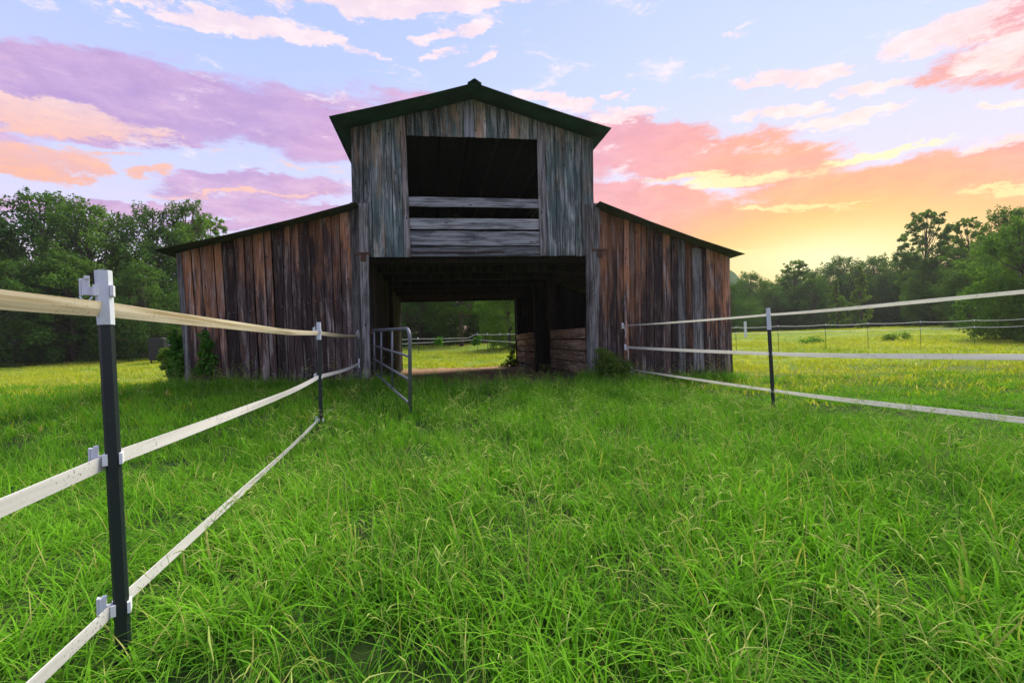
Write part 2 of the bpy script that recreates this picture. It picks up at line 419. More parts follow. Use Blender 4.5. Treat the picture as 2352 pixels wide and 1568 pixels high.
def leaf_mat(name, c1, c2, trans=0.4, sat_var=0.25, attr='tint', straw=None, pos_noise=0.25, gloss=False, tip=None, spread=0.55):
    mt, N, b = new_mat(name)
    at_ = N.new('ShaderNodeAttribute'); at_.attribute_name = attr
    oi = N.new('ShaderNodeObjectInfo'); geo = N.new('ShaderNodeNewGeometry')
    f = at_.outputs['Fac']
    pn = N.noise(geo.outputs['Position'], pos_noise, 4, 0.55)
    mixf = N.math('ADD', N.math('MULTIPLY', f, spread), N.math('ADD', N.math('MULTIPLY', N.math('SUBTRACT', oi.outputs['Random'], 0.5), 0.35), N.math('MULTIPLY', N.math('SUBTRACT', pn, 0.38), 1.7)), clamp=True)
    c = N.mix(mixf, c1, c2)
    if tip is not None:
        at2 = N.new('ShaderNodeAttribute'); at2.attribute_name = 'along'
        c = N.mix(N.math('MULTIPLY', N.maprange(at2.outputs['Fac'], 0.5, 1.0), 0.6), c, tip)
    if straw is not None:
        c = N.mix(N.maprange(f, 0.93, 0.95), c, straw)
    N.n.remove(b)
    d = N.new('ShaderNodeBsdfDiffuse'); N._in(d.inputs[0], c)
    tr = N.new('ShaderNodeBsdfTranslucent'); N._in(tr.inputs[0], N.mix(1.0, c, (1.15, 1.25, 0.6), 'MULTIPLY'))
    mx = N.new('ShaderNodeMixShader'); mx.inputs[0].default_value = trans
    N.l.new(d.outputs[0], mx.inputs[1]); N.l.new(tr.outputs[0], mx.inputs[2])
    last = mx
    if gloss:
        g = N.new('ShaderNodeBsdfGlossy'); g.inputs['Roughness'].default_value = 0.42
        g.inputs[0].default_value = (0.8, 0.85, 0.8, 1)
        fr = N.new('ShaderNodeFresnel'); fr.inputs[0].default_value = 1.35
        m2 = N.new('ShaderNodeMixShader'); N._in(m2.inputs[0], N.math('MULTIPLY', fr.outputs[0], 0.6))
        N.l.new(last.outputs[0], m2.inputs[1]); N.l.new(g.outputs[0], m2.inputs[2]); last = m2
    o = N.n['Material Output']; N.l.new(last.outputs[0], o.inputs[0])
    return mt
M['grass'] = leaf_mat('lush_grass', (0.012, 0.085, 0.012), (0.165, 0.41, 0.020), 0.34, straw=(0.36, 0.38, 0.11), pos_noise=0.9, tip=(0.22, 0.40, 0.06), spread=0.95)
M['stalk'] = leaf_mat('seed_stalk', (0.20, 0.38, 0.05), (0.55, 0.58, 0.20), 0.35, pos_noise=0.5)
M['pasture'] = leaf_mat('pasture_grass', (0.20, 0.31, 0.020), (0.50, 0.47, 0.040), 0.42, straw=(0.56, 0.48, 0.18), pos_noise=0.16)
M['leaf_dark'] = leaf_mat('dark_leaves', (0.034, 0.092, 0.026), (0.115, 0.205, 0.040), 0.40, pos_noise=0.35)
M['leaf_mid'] = leaf_mat('mid_green_leaves', (0.052, 0.125, 0.030), (0.16, 0.27, 0.045), 0.43, pos_noise=0.35)
M['leaf_light'] = leaf_mat('light_green_leaves', (0.09, 0.17, 0.03), (0.23, 0.34, 0.055), 0.46, pos_noise=0.35)
M['leaf_shrub'] = leaf_mat('shrub_leaves', (0.030, 0.120, 0.018), (0.11, 0.27, 0.035), 0.4, pos_noise=1.5)

# ================================================================== terrain
BARN_A = rad(9.1)
BX = Vector((math.cos(BARN_A), math.sin(BARN_A), 0)); BY = Vector((-math.sin(BARN_A), math.cos(BARN_A), 0))
BO = Vector((-0.86, 11.0, 0))
DEPTH = 10.0
def barn_local(x, y):
    rx, ry = x - BO.x, y - BO.y
    return rx * BX.x + ry * BX.y, rx * BY.x + ry * BY.y
def on_barn(px, py, yl=0.0):
    d = ray(px, py)
    t = ((BO - CAM).dot(BY) + yl) / d.dot(BY)
    p = CAM + d * t - BO
    return p.dot(BX), p.z
def sstep(a, b, x):
    t = np.clip((x - a) / (b - a), 0, 1); return t * t * (3 - 2 * t)
def ground_z(x, y):
    x = np.asarray(x, dtype=float); y = np.asarray(y, dtype=float)
    zb = np.clip(0.24 - 0.045 * x, 0.02, 0.50)
    z = zb * sstep(5.5, 11, y)
    inside = 0.14 + 0 * x
    lx, ly = barn_local(x, y)
    z = z + (inside - z) * sstep(10.3, 13.5, y) * (1 - sstep(5.5, 9, np.abs(lx)) * 0.6)
    far = 1.30 + 0.42 * sstep(-4, -18, x)
    z = z + (far - z) * sstep(17, 52, y)
    z = z + 0.0015 * np.clip(y - 52, 0, 400)
    z = z + 0.16 * np.exp(-(((lx - 2.9) / 0.8) ** 2 + ((ly + 0.3) / 0.7) ** 2))
    z = z + 0.030 * np.sin(x * 1.1 + 0.6 * np.sin(y * 0.9)) * np.cos(y * 0.8 + 1.0) + 0.05 * np.sin(x * 0.23 + 1) * np.sin(y * 0.19) * sstep(14, 24, y)
    return z
def gz(x, y): return float(ground_z(x, y))

def axis_samples(lo, hi, c, fine, n_f, grow):
    out = [c]; s = fine; k = 0
    while out[-1] < hi:
        out.append(out[-1] + s); k += 1
        if k > n_f: s *= grow
    neg = [c]; s = fine; k = 0
    while neg[-1] > lo:
        neg.append(neg[-1] - s); k += 1
        if k > n_f: s *= grow
    return np.array(sorted(set(neg[1:] + out)))
xs = axis_samples(-330, 330, 0.0, 0.25, 60, 1.13)
ys = axis_samples(-90, 420, 8.0, 0.25, 60, 1.13)
GX, GY = np.meshgrid(xs, ys)
V = np.stack([GX.ravel(), GY.ravel(), ground_z(GX, GY).ravel()], 1)
nx, ny = len(xs), len(ys)
ii, jj = np.meshgrid(np.arange(nx - 1), np.arange(ny - 1))
a = (jj * nx + ii).ravel()
Q = np.stack([a, a + 1, a + nx + 1, a + nx], 1)
mt, N, b = new_mat('pasture_ground')
geo = N.new('ShaderNodeNewGeometry'); pos = geo.outputs['Position']
n1 = N.noise(pos, 0.22, 6, 0.6); n2 = N.noise(pos, 1.6, 6, 0.65); n3 = N.noise(pos, 18, 4, 0.6)
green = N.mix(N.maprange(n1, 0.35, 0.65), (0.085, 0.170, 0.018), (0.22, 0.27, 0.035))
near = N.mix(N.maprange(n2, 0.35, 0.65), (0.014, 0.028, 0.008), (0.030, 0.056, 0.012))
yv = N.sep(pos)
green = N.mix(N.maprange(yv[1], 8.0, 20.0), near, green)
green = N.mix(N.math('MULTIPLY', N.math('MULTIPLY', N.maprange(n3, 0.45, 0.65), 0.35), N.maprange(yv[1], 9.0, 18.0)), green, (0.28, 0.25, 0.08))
lx = N.math('ADD', N.math('MULTIPLY', N.math('SUBTRACT', yv[0], BO.x), BX.x), N.math('MULTIPLY', N.math('SUBTRACT', yv[1], BO.y), BX.y))
ly = N.math('ADD', N.math('MULTIPLY', N.math('SUBTRACT', yv[0], BO.x), BY.x), N.math('MULTIPLY', N.math('SUBTRACT', yv[1], BO.y), BY.y))
wob = N.math('MULTIPLY', N.math('SUBTRACT', n2, 0.5), 1.6)
mx_ = N.maprange(N.math('ADD', N.math('ABSOLUTE', lx), wob), 6.3, 5.9)
my_ = N.maprange(N.math('ADD', N.math('ABSOLUTE', N.math('SUBTRACT', ly, 5.2)), wob), 5.9, 5.3)
dirt = N.mix(N.maprange(n3, 0.3, 0.7), (0.20, 0.115, 0.07), (0.36, 0.24, 0.15))
colr = N.mix(N.math('MULTIPLY', mx_, my_), green, dirt)
N._in(b.inputs['Base Color'], colr); b.inputs['Roughness'].default_value = 1.0; b.inputs['Specular IOR Level'].default_value = 0.1
bp = N.new('ShaderNodeBump'); bp.inputs['Strength'].default_value = 0.6; bp.inputs['Distance'].default_value = 0.05
N._in(bp.inputs['Height'], N.math('ADD', n2, n3)); N.l.new(bp.outputs[0], b.inputs['Normal'])
M['ground'] = mt
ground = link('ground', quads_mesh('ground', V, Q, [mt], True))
tag(ground, 'rolling green pasture ground', kind='structure')

# far hill behind the tree line on the right
def hill():
    n, k = 90, 14
    V = []; Fc = []
    for j in range(k):
        for i in range(n):
            x = 40 + 150 * i / (n - 1)
            t = j / (k - 1)
            yy = 130 + 70 * t
            prof = 25.5 * math.exp(-((x - 62) / 15) ** 2) + 9 * math.exp(-((x - 110) / 30) ** 2)
            h = prof * math.sin(math.pi * min(1, t * 1.1 + 0.02)) ** 0.8 if t < 0.95 else 0
            h += 1.2 * mnoise.noise((x * 0.25, yy * 0.25, 1.0)) + 0.8 * mnoise.noise((x * 0.8, yy * 0.8, 4.0))
            V.append((x, yy, max(-1.0, h) + 1.5))
    for j in range(k - 1):
        for i in range(n - 1):
            Fc.append([j * n + i, j * n + i + 1, (j + 1) * n + i + 1, (j + 1) * n + i])
    mt = simple_mat('wooded_hillside', (0.075, 0.12, 0.06), 1.0, 0, 0.5, 0.3, None, 0, 0.0)
    o = link('hill', make_mesh('hill', V, Fc, [mt], True)); tag(o, 'wooded hill behind the tree line', kind='structure')
hill()

# ================================================================== the barn
barn = empty('barn', BO, BARN_A)
tag(barn, 'weathered wooden barn with raised centre, open loft and two lean-to wings', 'barn')

def plank_mesh(name, bl, br, tr, tl, y0, t, mat, rows=4, jit=0.006):
    """board whose face has corners bl, br, tr, tl in (x, z); y0 = front, t = thickness; long side runs from the b edge to the t edge"""
    V = []; Fc = []
    c = min(0.006, abs(br[0] - bl[0]) * 0.1 + 0.002)
    for r in range(rows):
        k = r / (rows - 1)
        L = Vector(bl).lerp(Vector(tl), k); R = Vector(br).lerp(Vector(tr), k)
        d = (R - L).normalized()
        if 0 < r < rows - 1:
            L = L + d * random.uniform(-jit, jit); R = R + d * random.uniform(-jit, jit)
        bow = random.uniform(-0.004, 0.004) if 0 < r < rows - 1 else 0
        for (p, yy) in ((L, y0 + c), (L + d * c, y0), (R - d * c, y0), (R, y0 + c), (R, y0 + t), (L, y0 + t)):
            V.append((p[0], yy + bow, p[1]))
    for r in range(rows - 1):
        for j in range(6):
            Fc.append([r * 6 + j, r * 6 + (j + 1) % 6, (r + 1) * 6 + (j + 1) % 6, (r + 1) * 6 + j])
    Fc.append([5, 4, 3, 2, 1, 0]); e = (rows - 1) * 6
    Fc.append([e + j for j in range(6)])
    return make_mesh(name, V, Fc, [mat])
def plank(bl, br, tr, tl, y0=0.0, t=0.025, mat='wing', name='plank', parent=None, rows=4, jit=0.006):
    return link(name, plank_mesh(name, bl, br, tr, tl, y0, t, M[mat], rows, jit), parent or barn)

OV = 0.62            # front overhang of the high roof
OVW = 0.42           # front overhang of the wing roofs
def line_z(a, b_):
    return lambda x: a[1] + (b_[1] - a[1]) * (x - a[0]) / (b_[0] - a[0])
ridge = on_barn(1090, 190, -OV); eaveL = on_barn(755, 267, -OV); eaveR = on_barn(1405, 294, -OV)
rzL, rzR = line_z(ridge, eaveL), line_z(ridge, eaveR)
def roof_top_z(x): return rzL(x) if x < ridge[0] else rzR(x)
wLu, wLe = on_barn(818, 463, -OVW), on_barn(350, 574, -OVW)
wRu, wRe = on_barn(1378, 462, -OVW), on_barn(1712, 583, -OVW)
wzL, wzR = line_z(wLu, wLe), line_z(wRu, wRe)

def between(p, q, k): return (p[0] + (q[0] - p[0]) * k, p[1] + (q[1] - p[1]) * k)
def wall_run(edge_top, edge_bot, top_fn, bot_fn, cuts, mat, y0=0.0, clearance=0.05, gap=0.008, special=None):
    """vertical planks between two leaning lines; cuts in 0..1 along the run"""
    for i in range(len(cuts) - 1):
        k0, k1 = cuts[i], cuts[i + 1]
        bl, br = between(edge_bot[0], edge_bot[1], k0), between(edge_bot[0], edge_bot[1], k1)
        tl, tr = between(edge_top[0], edge_top[1], k0), between(edge_top[0], edge_top[1], k1)
        g = random.uniform(0.4, 1.6) * gap
        bl = (bl[0] + g, bot_fn(bl[0]) + random.uniform(-0.02, 0.02)); br = (br[0] - g, bot_fn(br[0]) + random.uniform(-0.02, 0.02))
        tl = (tl[0] + g, top_fn(tl[0]) - clearance); tr = (tr[0] - g, top_fn(tr[0]) - clearance)
        mm = special.get(i, mat) if special else mat
        plank(bl, br, tr, tl, y0 + random.uniform(-0.022, 0.014), 0.025, mm)
def rand_cuts(n, var=0.25):
    w = np.array([1 + random.uniform(-var, var) for _ in range(n)]); c_ = np.concatenate([[0], np.cumsum(w)]); return list(c_ / c_[-1])

def ground_local(xl, yl=0.0):
    p = BO + BX * xl + BY * yl
    return gz(p.x, p.y)
front_ground = lambda x: ground_local(x) - 0.06
# left wing front
wall_run((on_barn(414, 600), on_barn(806, 480)), (on_barn(438, 888), on_barn(818, 865)), wzL, lambda x: front_ground(x), rand_cuts(17, .35), 'wing', clearance=0.045)
# right wing front
rcuts = rand_cuts(18, 0.35)
wall_run((on_barn(1374, 485), on_barn(1677, 590)), (on_barn(1371, 850), on_barn(1681, 876)), wzR, lambda x: front_ground(x), rcuts, 'wing', clearance=0.045, special={11: 'jamb'})
# lapped repair board on the right wing
pl, pr = on_barn(1592, 850), on_barn(1616, 850); tl, tr = on_barn(1588, 570), on_barn(1608, 572)
plank(pl, pr, tr, tl, -0.045, 0.022, 'jamb')
# corner boards on the wings' outer edges
cb, ct = on_barn(431, 888), on_barn(408, 600)
plank((cb[0] - 0.02, front_ground(cb[0])), (cb[0] + 0.10, front_ground(cb[0])), (ct[0] + 0.08, wzL(ct[0] + 0.08) - 0.06), (ct[0] - 0.02, wzL(ct[0] - 0.02) - 0.06), -0.03, 0.028, 'jamb', name='corner_board')
# gable planks
def zx(z): return (950 + 0.404 * z) / 1.306
loft_l, loft_r = on_barn(933, 312)[0], on_barn(1234, 320)[0]
gl_top = [zx(v) for v in (250, 345, 400, 490, 555, 622)]; gl_bot = [812, 838, 857, 886, 905, 929]
zg = on_barn(1100, 589)[1]
for i in range(5):
    t0, t1 = on_barn(gl_top[i], 300)[0], on_barn(gl_top[i + 1], 300)[0]
    b0, b1 = on_barn(gl_bot[i], 588)[0], on_barn(gl_bot[i + 1], 588)[0]
    zb = zg + random.uniform(-0.01, 0.01) if b0 > on_barn(835, 588)[0] else zg + random.uniform(0, 0.02)
    plank((b0 + .005, zb), (b1 - .005, zb), (t1 - .005, roof_top_z(t1) - .06), (t0 + .005, roof_top_z(t0) - .06), random.uniform(-.022, .012), .025, 'gable')
# loft opening trim, left
t0, t1 = on_barn(zx(622), 310)[0], on_barn(zx(660), 310)[0]; b0, b1 = on_barn(929, 588)[0], on_barn(943.5, 588)[0]
plank((b0, zg - .01), (b1, zg - .01), (t1, roof_top_z(t1) - .06), (t0, roof_top_z(t0) - .06), -.03, .03, 'jamb', name='opening_trim')
gt = [662, 720, 778, 832, 915, 1000, 1088, 1168, 1255, 1335, 1420, 1500, 1570, 1635]
for i in range(len(gt) - 1):
    t0, t1 = on_barn(zx(gt[i]), 260)[0], on_barn(zx(gt[i + 1]), 260)[0]
    zb = on_barn((zx(gt[i]) + zx(gt[i + 1])) / 2, 311 + 9 * i / 12)[1]
    plank((t0 + .004, zb), (t1 - .004, zb), (t1 - .004, roof_top_z(t1) - .05), (t0 + .004, roof_top_z(t0) - .05), random.uniform(-.010, .010) - (.015 if i == 6 else 0), .025, 'pale' if i == 6 else 'gable')
grt = [zx(v) for v in (1637, 1697, 1770, 1835, 1912, 1967, 2055)]; grb = [1240, 1259, 1280, 1299, 1322, 1338, 1364]
for i in range(6):
    t0, t1 = on_barn(grt[i], 320)[0], on_barn(grt[i + 1], 320)[0]
    b0, b1 = on_barn(grb[i], 588)[0], on_barn(grb[i + 1], 588)[0]
    zb = zg + random.uniform(-.012, .012)
    plank((b0 + .005, zb), (b1 - .005, zb), (t1 - .005, roof_top_z(t1) - .06), (t0 + .005, roof_top_z(t0) - .06), random.uniform(-.012, .010) - (.015 if i == 0 else 0), .025, 'jamb' if i == 0 else 'gable')
# jamb boards beside the big opening
for (x0, x1, xb0, xb1, yt, yb, y0) in ((804, 823, 812, 833, 466, 865, -.035), (823, 846, 833, 852, 468, 866, -.05)):
    a0, a1 = on_barn(xb0, yb), on_barn(xb1, yb); c0, c1 = on_barn(x0, yt), on_barn(x1, yt)
    plank((a0[0] + .003, front_ground(a0[0])), (a1[0] - .003, front_ground(a1[0])), (c1[0] - .003, c1[1]), (c0[0] + .003, c0[1]), y0, .03, 'jamb', name='jamb_board')
for (x0, x1, xb0, xb1, yt, yb, y0) in ((1344, 1356, 1345, 1353, 470, 830, -.035), (1354, 1376, 1351, 1372, 468, 830, -.055)):
    a0, a1 = on_barn(xb0, yb), on_barn(xb1, yb); c0, c1 = on_barn(x0, yt), on_barn(x1, yt)
    plank((a0[0] + .003, front_ground(a0[0])), (a1[0] - .003, front_ground(a1[0])), (c1[0] - .003, c1[1]), (c0[0] + .003, c0[1]), y0, .03, 'jamb', name='jamb_board')
# iron strap ends on the jambs
for (px, py) in ((835, 583), (1375, 575)):
    x_, z_ = on_barn(px, py); MB().box((x_, -.065, z_), (.36, .012, .05)).box((x_, -.075, z_ - .10), (.12, .02, .14)).build('track_bracket', M['rust'], barn)
# horizontal loft rails
for (yl0, yl1, yr0, yr1, y0) in ((450, 472.5, 457, 477.5, .03), (500, 525, 502.5, 526.5, .03), (529, 563.5, 531.5, 563.5, .025), (565.5, 588, 566, 588, .05)):
    a_, b_ = on_barn(936, yl1), on_barn(1245, yr1); c_, d_ = on_barn(1245, yr0), on_barn(936, yl0)
    # long side along x: rows run from the left end to the right end
    plank(d_, a_, b_, c_, y0, .03, 'rail', name='loft_rail', rows=6, jit=.006)
    for q in range(3):
        kx = a_[0] + (b_[0] - a_[0]) * (.04, .5, .97)[q]

# ---- roofs: each corrugated sheet is its own piece
def sheet_mesh(name, p_hi, p_lo, width, mat, waves=9, amp=0.009, thick=0.006, sag=0.03):
    V = []; Fc = []
    nw = waves * 3 + 1; ns = 4
    d = Vector((p_lo[0] - p_hi[0], 0, p_lo[1] - p_hi[1])); up = Vector((-d.z, 0, d.x)); 
    if up.z < 0: up = -up
    up.normalize()
    for layer in (0, 1):
        for s in range(ns):
            k = s / (ns - 1)
            base = Vector((p_hi[0], 0, p_hi[1])) + d * k - Vector((0, 0, sag * math.sin(math.pi * k)))
            for w in range(nw):
                y = width * w / (nw - 1)
                V.append(base + Vector((0, y, 0)) + up * (amp * math.sin(2 * math.pi * waves * w / (nw - 1)) - layer * thick))
    def idx(l, s, w): return l * ns * nw + s * nw + w
    for s in range(ns - 1):
        for w in range(nw - 1):
            Fc.append([idx(0, s, w), idx(0, s, w + 1), idx(0, s + 1, w + 1), idx(0, s + 1, w)])
            Fc.append([idx(1, s, w), idx(1, s + 1, w), idx(1, s + 1, w + 1), idx(1, s, w + 1)])
    for w in range(nw - 1):
        for s in (0, ns - 1): Fc.append([idx(0, s, w), idx(0, s, w + 1), idx(1, s, w + 1), idx(1, s, w)])
    for s in range(ns - 1):
        for w in (0, nw - 1): Fc.append([idx(0, s, w), idx(0, s + 1, w), idx(1, s + 1, w), idx(1, s, w)])
    return make_mesh(name, V, Fc, [mat])
def roof_slope(p_hi, p_lo, ov, mat, name, sag):
    root = empty(name, (0, 0, 0)); root.parent = barn
    n = 16; L = DEPTH + ov + 0.3; wd = L / n
    me = sheet_mesh('roof_sheet', p_hi, p_lo, wd + 0.03, M[mat], sag=sag)
    for i in range(n):
        o = link('roof_sheet', me, root, (0, -ov + i * wd, 0.004 * (i % 2) + random.uniform(-.003, .003)))
    return root
roof_slope((ridge[0], ridge[1]), eaveL, OV, 'tin_green', 'high_roof', 0.02)
roof_slope((ridge[0], ridge[1]), eaveR, OV, 'tin_green', 'high_roof', 0.02)
roof_slope(wLu, wLe, OVW, 'tin_brown', 'wing_roof', 0.05)
roof_slope(wRu, wRe, OVW, 'tin_brown', 'wing_roof', 0.05)
# ridge cap
cap = MB()
n = 8; V = []
for yy in (-OV - .03, DEPTH + .3):
    for i in range(n + 1):
        t = i / n; x = -.15 + .30 * t
        V.append((ridge[0] + x, yy, (roof_top_z(ridge[0] + x)) + .03 + .05 * math.exp(-(x / .09) ** 2)))
    for i in range(n, -1, -1):
        t = i / n; x = -.15 + .30 * t
        V.append((ridge[0] + x, yy, (roof_top_z(ridge[0] + x)) + .015 + .045 * math.exp(-(x / .09) ** 2)))
s = 2 * (n + 1); Fc = [[i, (i + 1) % s, s + (i + 1) % s, s + i] for i in range(s)] + [list(range(s))[::-1], list(range(s, 2 * s))]
link('ridge_cap', make_mesh('ridge_cap', V, Fc, [M['tin_green']]), barn)
# rafters and purlins under the overhangs
def purlins(p_hi, p_lo, ov, n, mat, drop=.055):
    for i in range(n):
        k = (i + .25) / n
        x = p_hi[0] + (p_lo[0] - p_hi[0]) * k; z = p_hi[1] + (p_lo[1] - p_hi[1]) * k - drop - .03
        MB().box((x, DEPTH / 2, z), (.09, DEPTH - .14, .045)).build('purlin', M[mat], barn)
def shade_panel(p_hi, p_lo, drop, name='roof_decking'):  # dark panels added under the sheets; the loft's shade is put into their colour
    MB_ = MB(); k1 = .99; e_ = (p_hi[0] + (p_lo[0] - p_hi[0]) * k1, p_hi[1] + (p_lo[1] - p_hi[1]) * k1)
    for (x, z) in (p_hi, e_):
        for yy in (.06, DEPTH - .06):
            MB_.v += [Vector((x, yy, z - drop)), Vector((x, yy, z - drop - .02))]
    MB_.f = [[0, 2, 6, 4], [1, 5, 7, 3], [0, 1, 3, 2], [4, 6, 7, 5], [0, 4, 5, 1], [2, 3, 7, 6]]
    MB_.build(name, M['inner'], barn)
xg_l0, xg_r0 = on_barn(812, 430)[0], on_barn(1363, 430)[0]
shade_panel(ridge, (xg_l0, rzL(xg_l0)), .045); shade_panel(ridge, (xg_r0, rzR(xg_r0)), .045)
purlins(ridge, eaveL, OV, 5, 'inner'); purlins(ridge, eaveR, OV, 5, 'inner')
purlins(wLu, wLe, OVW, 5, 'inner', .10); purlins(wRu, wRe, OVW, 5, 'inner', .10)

# nail heads where the front boards cross the framing
nail_me = MB().tube([(0, -.004, 0), (0, .004, 0)], .008, 6); nail_me = make_mesh('nail', nail_me.v, nail_me.f, [M['nail']])
for ch in [c_ for c_ in barn.children if c_.name.split('.')[0] in ('plank', 'jamb_board', 'loft_rail') and c_.data]:
    vv = ch.data.vertices; n_ = len(vv) // 6
    lo, hi = vv[1].co, vv[(n_ - 1) * 6 + 1].co; lo2, hi2 = vv[2].co, vv[(n_ - 1) * 6 + 2].co
    for k in ((.04, .5, .96) if ch.name.startswith('loft') else (.10, .52, .93)):
        for q in (.3, .7):
            if random.random() < .25: continue
            a_ = lo.lerp(hi, k); b_ = lo2.lerp(hi2, k); p = a_.lerp(b_, q)
            link('nail', nail_me, ch, (p.x, p.y - .003, p.z + random.uniform(-.03, .03)))
# ---- side and back walls, inside
xl_out, xr_out = on_barn(424, 700)[0], on_barn(1679, 700)[0]
xg_l, xg_r = on_barn(812, 430)[0], on_barn(1363, 430)[0]
def side_wall(x, z0, z1, n, mat, lean=0):
    w = DEPTH / n
    mes = []
    for k in range(3):
        V = MB().box((0, w / 2, (z0 + z1) / 2), (.025, w - random.uniform(.001, .003), z1 - z0))
        mes.append(make_mesh('plank', V.v, V.f, [M[mat]]))
    for i in range(n):
        link('plank', mes[i % 3], barn, (x + random.uniform(-.008, .008), .03 + i * w * .995, 0))
side_wall(xl_out, 0.0, wzL(xl_out) - .12, 36, 'wing')
side_wall(xr_out, -0.1, wzR(xr_out) - .12, 36, 'wing')
side_wall(xg_l, wzL(xg_l) - .3, rzL(xg_l) - .10, 36, 'gable')
side_wall(xg_r, wzR(xg_r) - .3, rzR(xg_r) - .10, 36, 'gable')
# back wall with its opening
bo_l, bo_r = on_barn(919, 700, DEPTH)[0], on_barn(1181, 700, DEPTH)[0]
bo_z = on_barn(1050, 692, DEPTH)[1]
def back_top(x):
    if x < xg_l: return wzL(x) - .10
    if x > xg_r: return wzR(x) - .10
    return roof_top_z(x) - .08
segs = [xl_out, xg_l, bo_l, bo_r, xg_r, xr_out]
for a_, b_ in zip(segs[:-1], segs[1:]):
    n = max(2, round((b_ - a_) / .28)); w = (b_ - a_) / n
    for i in range(n):
        x0 = a_ + i * w; x1 = x0 + w - .001; xm = (x0 + x1) / 2
        zb = bo_z if bo_l < xm < bo_r else 0.0
        tf = wzL if xm < xg_l else (wzR if xm > xg_r else roof_top_z)
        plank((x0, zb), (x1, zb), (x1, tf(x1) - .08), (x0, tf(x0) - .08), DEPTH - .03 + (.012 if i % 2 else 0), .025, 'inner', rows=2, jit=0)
plank((bo_l, bo_z), (bo_l, bo_z + .14), (bo_r, bo_z + .14), (bo_r, bo_z), DEPTH - .09, .05, 'inner', name='back_lintel')
# loft floor
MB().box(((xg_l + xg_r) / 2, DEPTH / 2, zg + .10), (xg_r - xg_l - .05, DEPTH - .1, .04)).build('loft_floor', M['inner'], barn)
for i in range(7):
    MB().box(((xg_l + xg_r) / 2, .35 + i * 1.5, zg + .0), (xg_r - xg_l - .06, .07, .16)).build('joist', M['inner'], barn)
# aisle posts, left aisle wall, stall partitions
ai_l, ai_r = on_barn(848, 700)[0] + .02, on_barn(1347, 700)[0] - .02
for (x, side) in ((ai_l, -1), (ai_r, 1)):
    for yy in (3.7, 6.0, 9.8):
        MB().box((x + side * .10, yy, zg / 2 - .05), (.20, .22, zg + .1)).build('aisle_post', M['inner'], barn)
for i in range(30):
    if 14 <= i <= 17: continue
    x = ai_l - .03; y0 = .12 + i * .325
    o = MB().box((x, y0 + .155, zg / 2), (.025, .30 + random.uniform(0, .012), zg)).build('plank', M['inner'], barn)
def stall(y0, y1, zt0, zt1, zb, n, mat, name):
    for i in range(n):
        k0, k1 = i / n, (i + 1) / n
        h0 = [zb + (zt0 - zb) * k for k in (k0, k1)]; h1 = [zb + (zt1 - zb) * k for k in (k0, k1)]
        mb = MB()
        xo = random.uniform(-.015, .015); ye = random.uniform(-.05, .03)
        xs_ = ai_r - .03 + xo
        vs_ = []
        for (yy, (za, zc)) in ((y0, h0), (y1 + ye, h1)):
            w_ = random.uniform(-.012, .012)
            for (dx_, zz) in ((0, za + .016 + w_), (.03, za + .016 + w_), (.03, zc - .016 + w_), (0, zc - .016 + w_)): vs_.append((xs_ + dx_, yy, zz))
        mb.v = [Vector(v_) for v_ in vs_]
        mb.f = [[0, 1, 2, 3], [7, 6, 5, 4], [0, 4, 5, 1], [1, 5, 6, 2], [2, 6, 7, 3], [3, 7, 4, 0]]
        mb.build(name, M[mat], barn)
stall(.12, 3.6, 1.54, 1.56, .10, 5, 'stall', 'stall_board')
stall(6.15, 9.75, 1.58, 1.54, .10, 6, 'stall', 'stall_board')

# ================================================================== pipe gate
HG = at(857, 760, 10.55); EG = at(941, 757, 7.5)
gn = Vector((-(EG.y - HG.y), EG.x - HG.x, 0)).normalized()
def on_gate(px, py):
    d = ray(px, py); t = (HG - CAM).dot(gn) / d.dot(gn); return CAM + d * t
def zc(zx_, zy_): return ((1050 + zx_ / 2.8) / 1.306, (740 + zy_ / 2.8) / 1.306)
gate = empty('pipe_gate', (HG.x, HG.y, gz(HG.x, HG.y)))
tag(gate, 'grey galvanised pipe gate swung open beside the barn doorway', 'gate')
goff = Vector(gate.location)
def gl(p): return p - goff
ga, gb, gc, gd = (on_gate(*zc(192, 700)), on_gate(*zc(502, 688)), on_gate(*zc(505, 1425)), None)
pts = [gl(ga)] + smooth_corner(gl(ga), gl(gb), gl(gc), .22, 8) + [gl(gc)]
MB().tube(pts, .030, 10).build('outer_rail', M['steel'], gate, True)
for (z0, z1) in (((190, 826), (500, 922)), ((200, 940), (500, 1118)), ((215, 1062), (500, 1318))):
    MB().tube([gl(on_gate(*zc(*z0))), gl(on_gate(*zc(*z1)))], .021, 8).build('rail', M['steel'], gate, True)
for (zx_, y0, y1, r) in ((203, 700, 1065, .022), (262, 700, 1110, .020), (352, 696, 1185, .021)):
    MB().tube([gl(on_gate(*zc(zx_, y0))), gl(on_gate(*zc(zx_ + 4, y1)))], r, 8).build('upright', M['steel'], gate, True)
hp = gl(ga)
for dz in (0.0, -.95):
    MB().box((hp.x - .04, hp.y + .06, hp.z - .06 + dz), (.10, .10, .06)).build('hinge', M['rust'], gate)

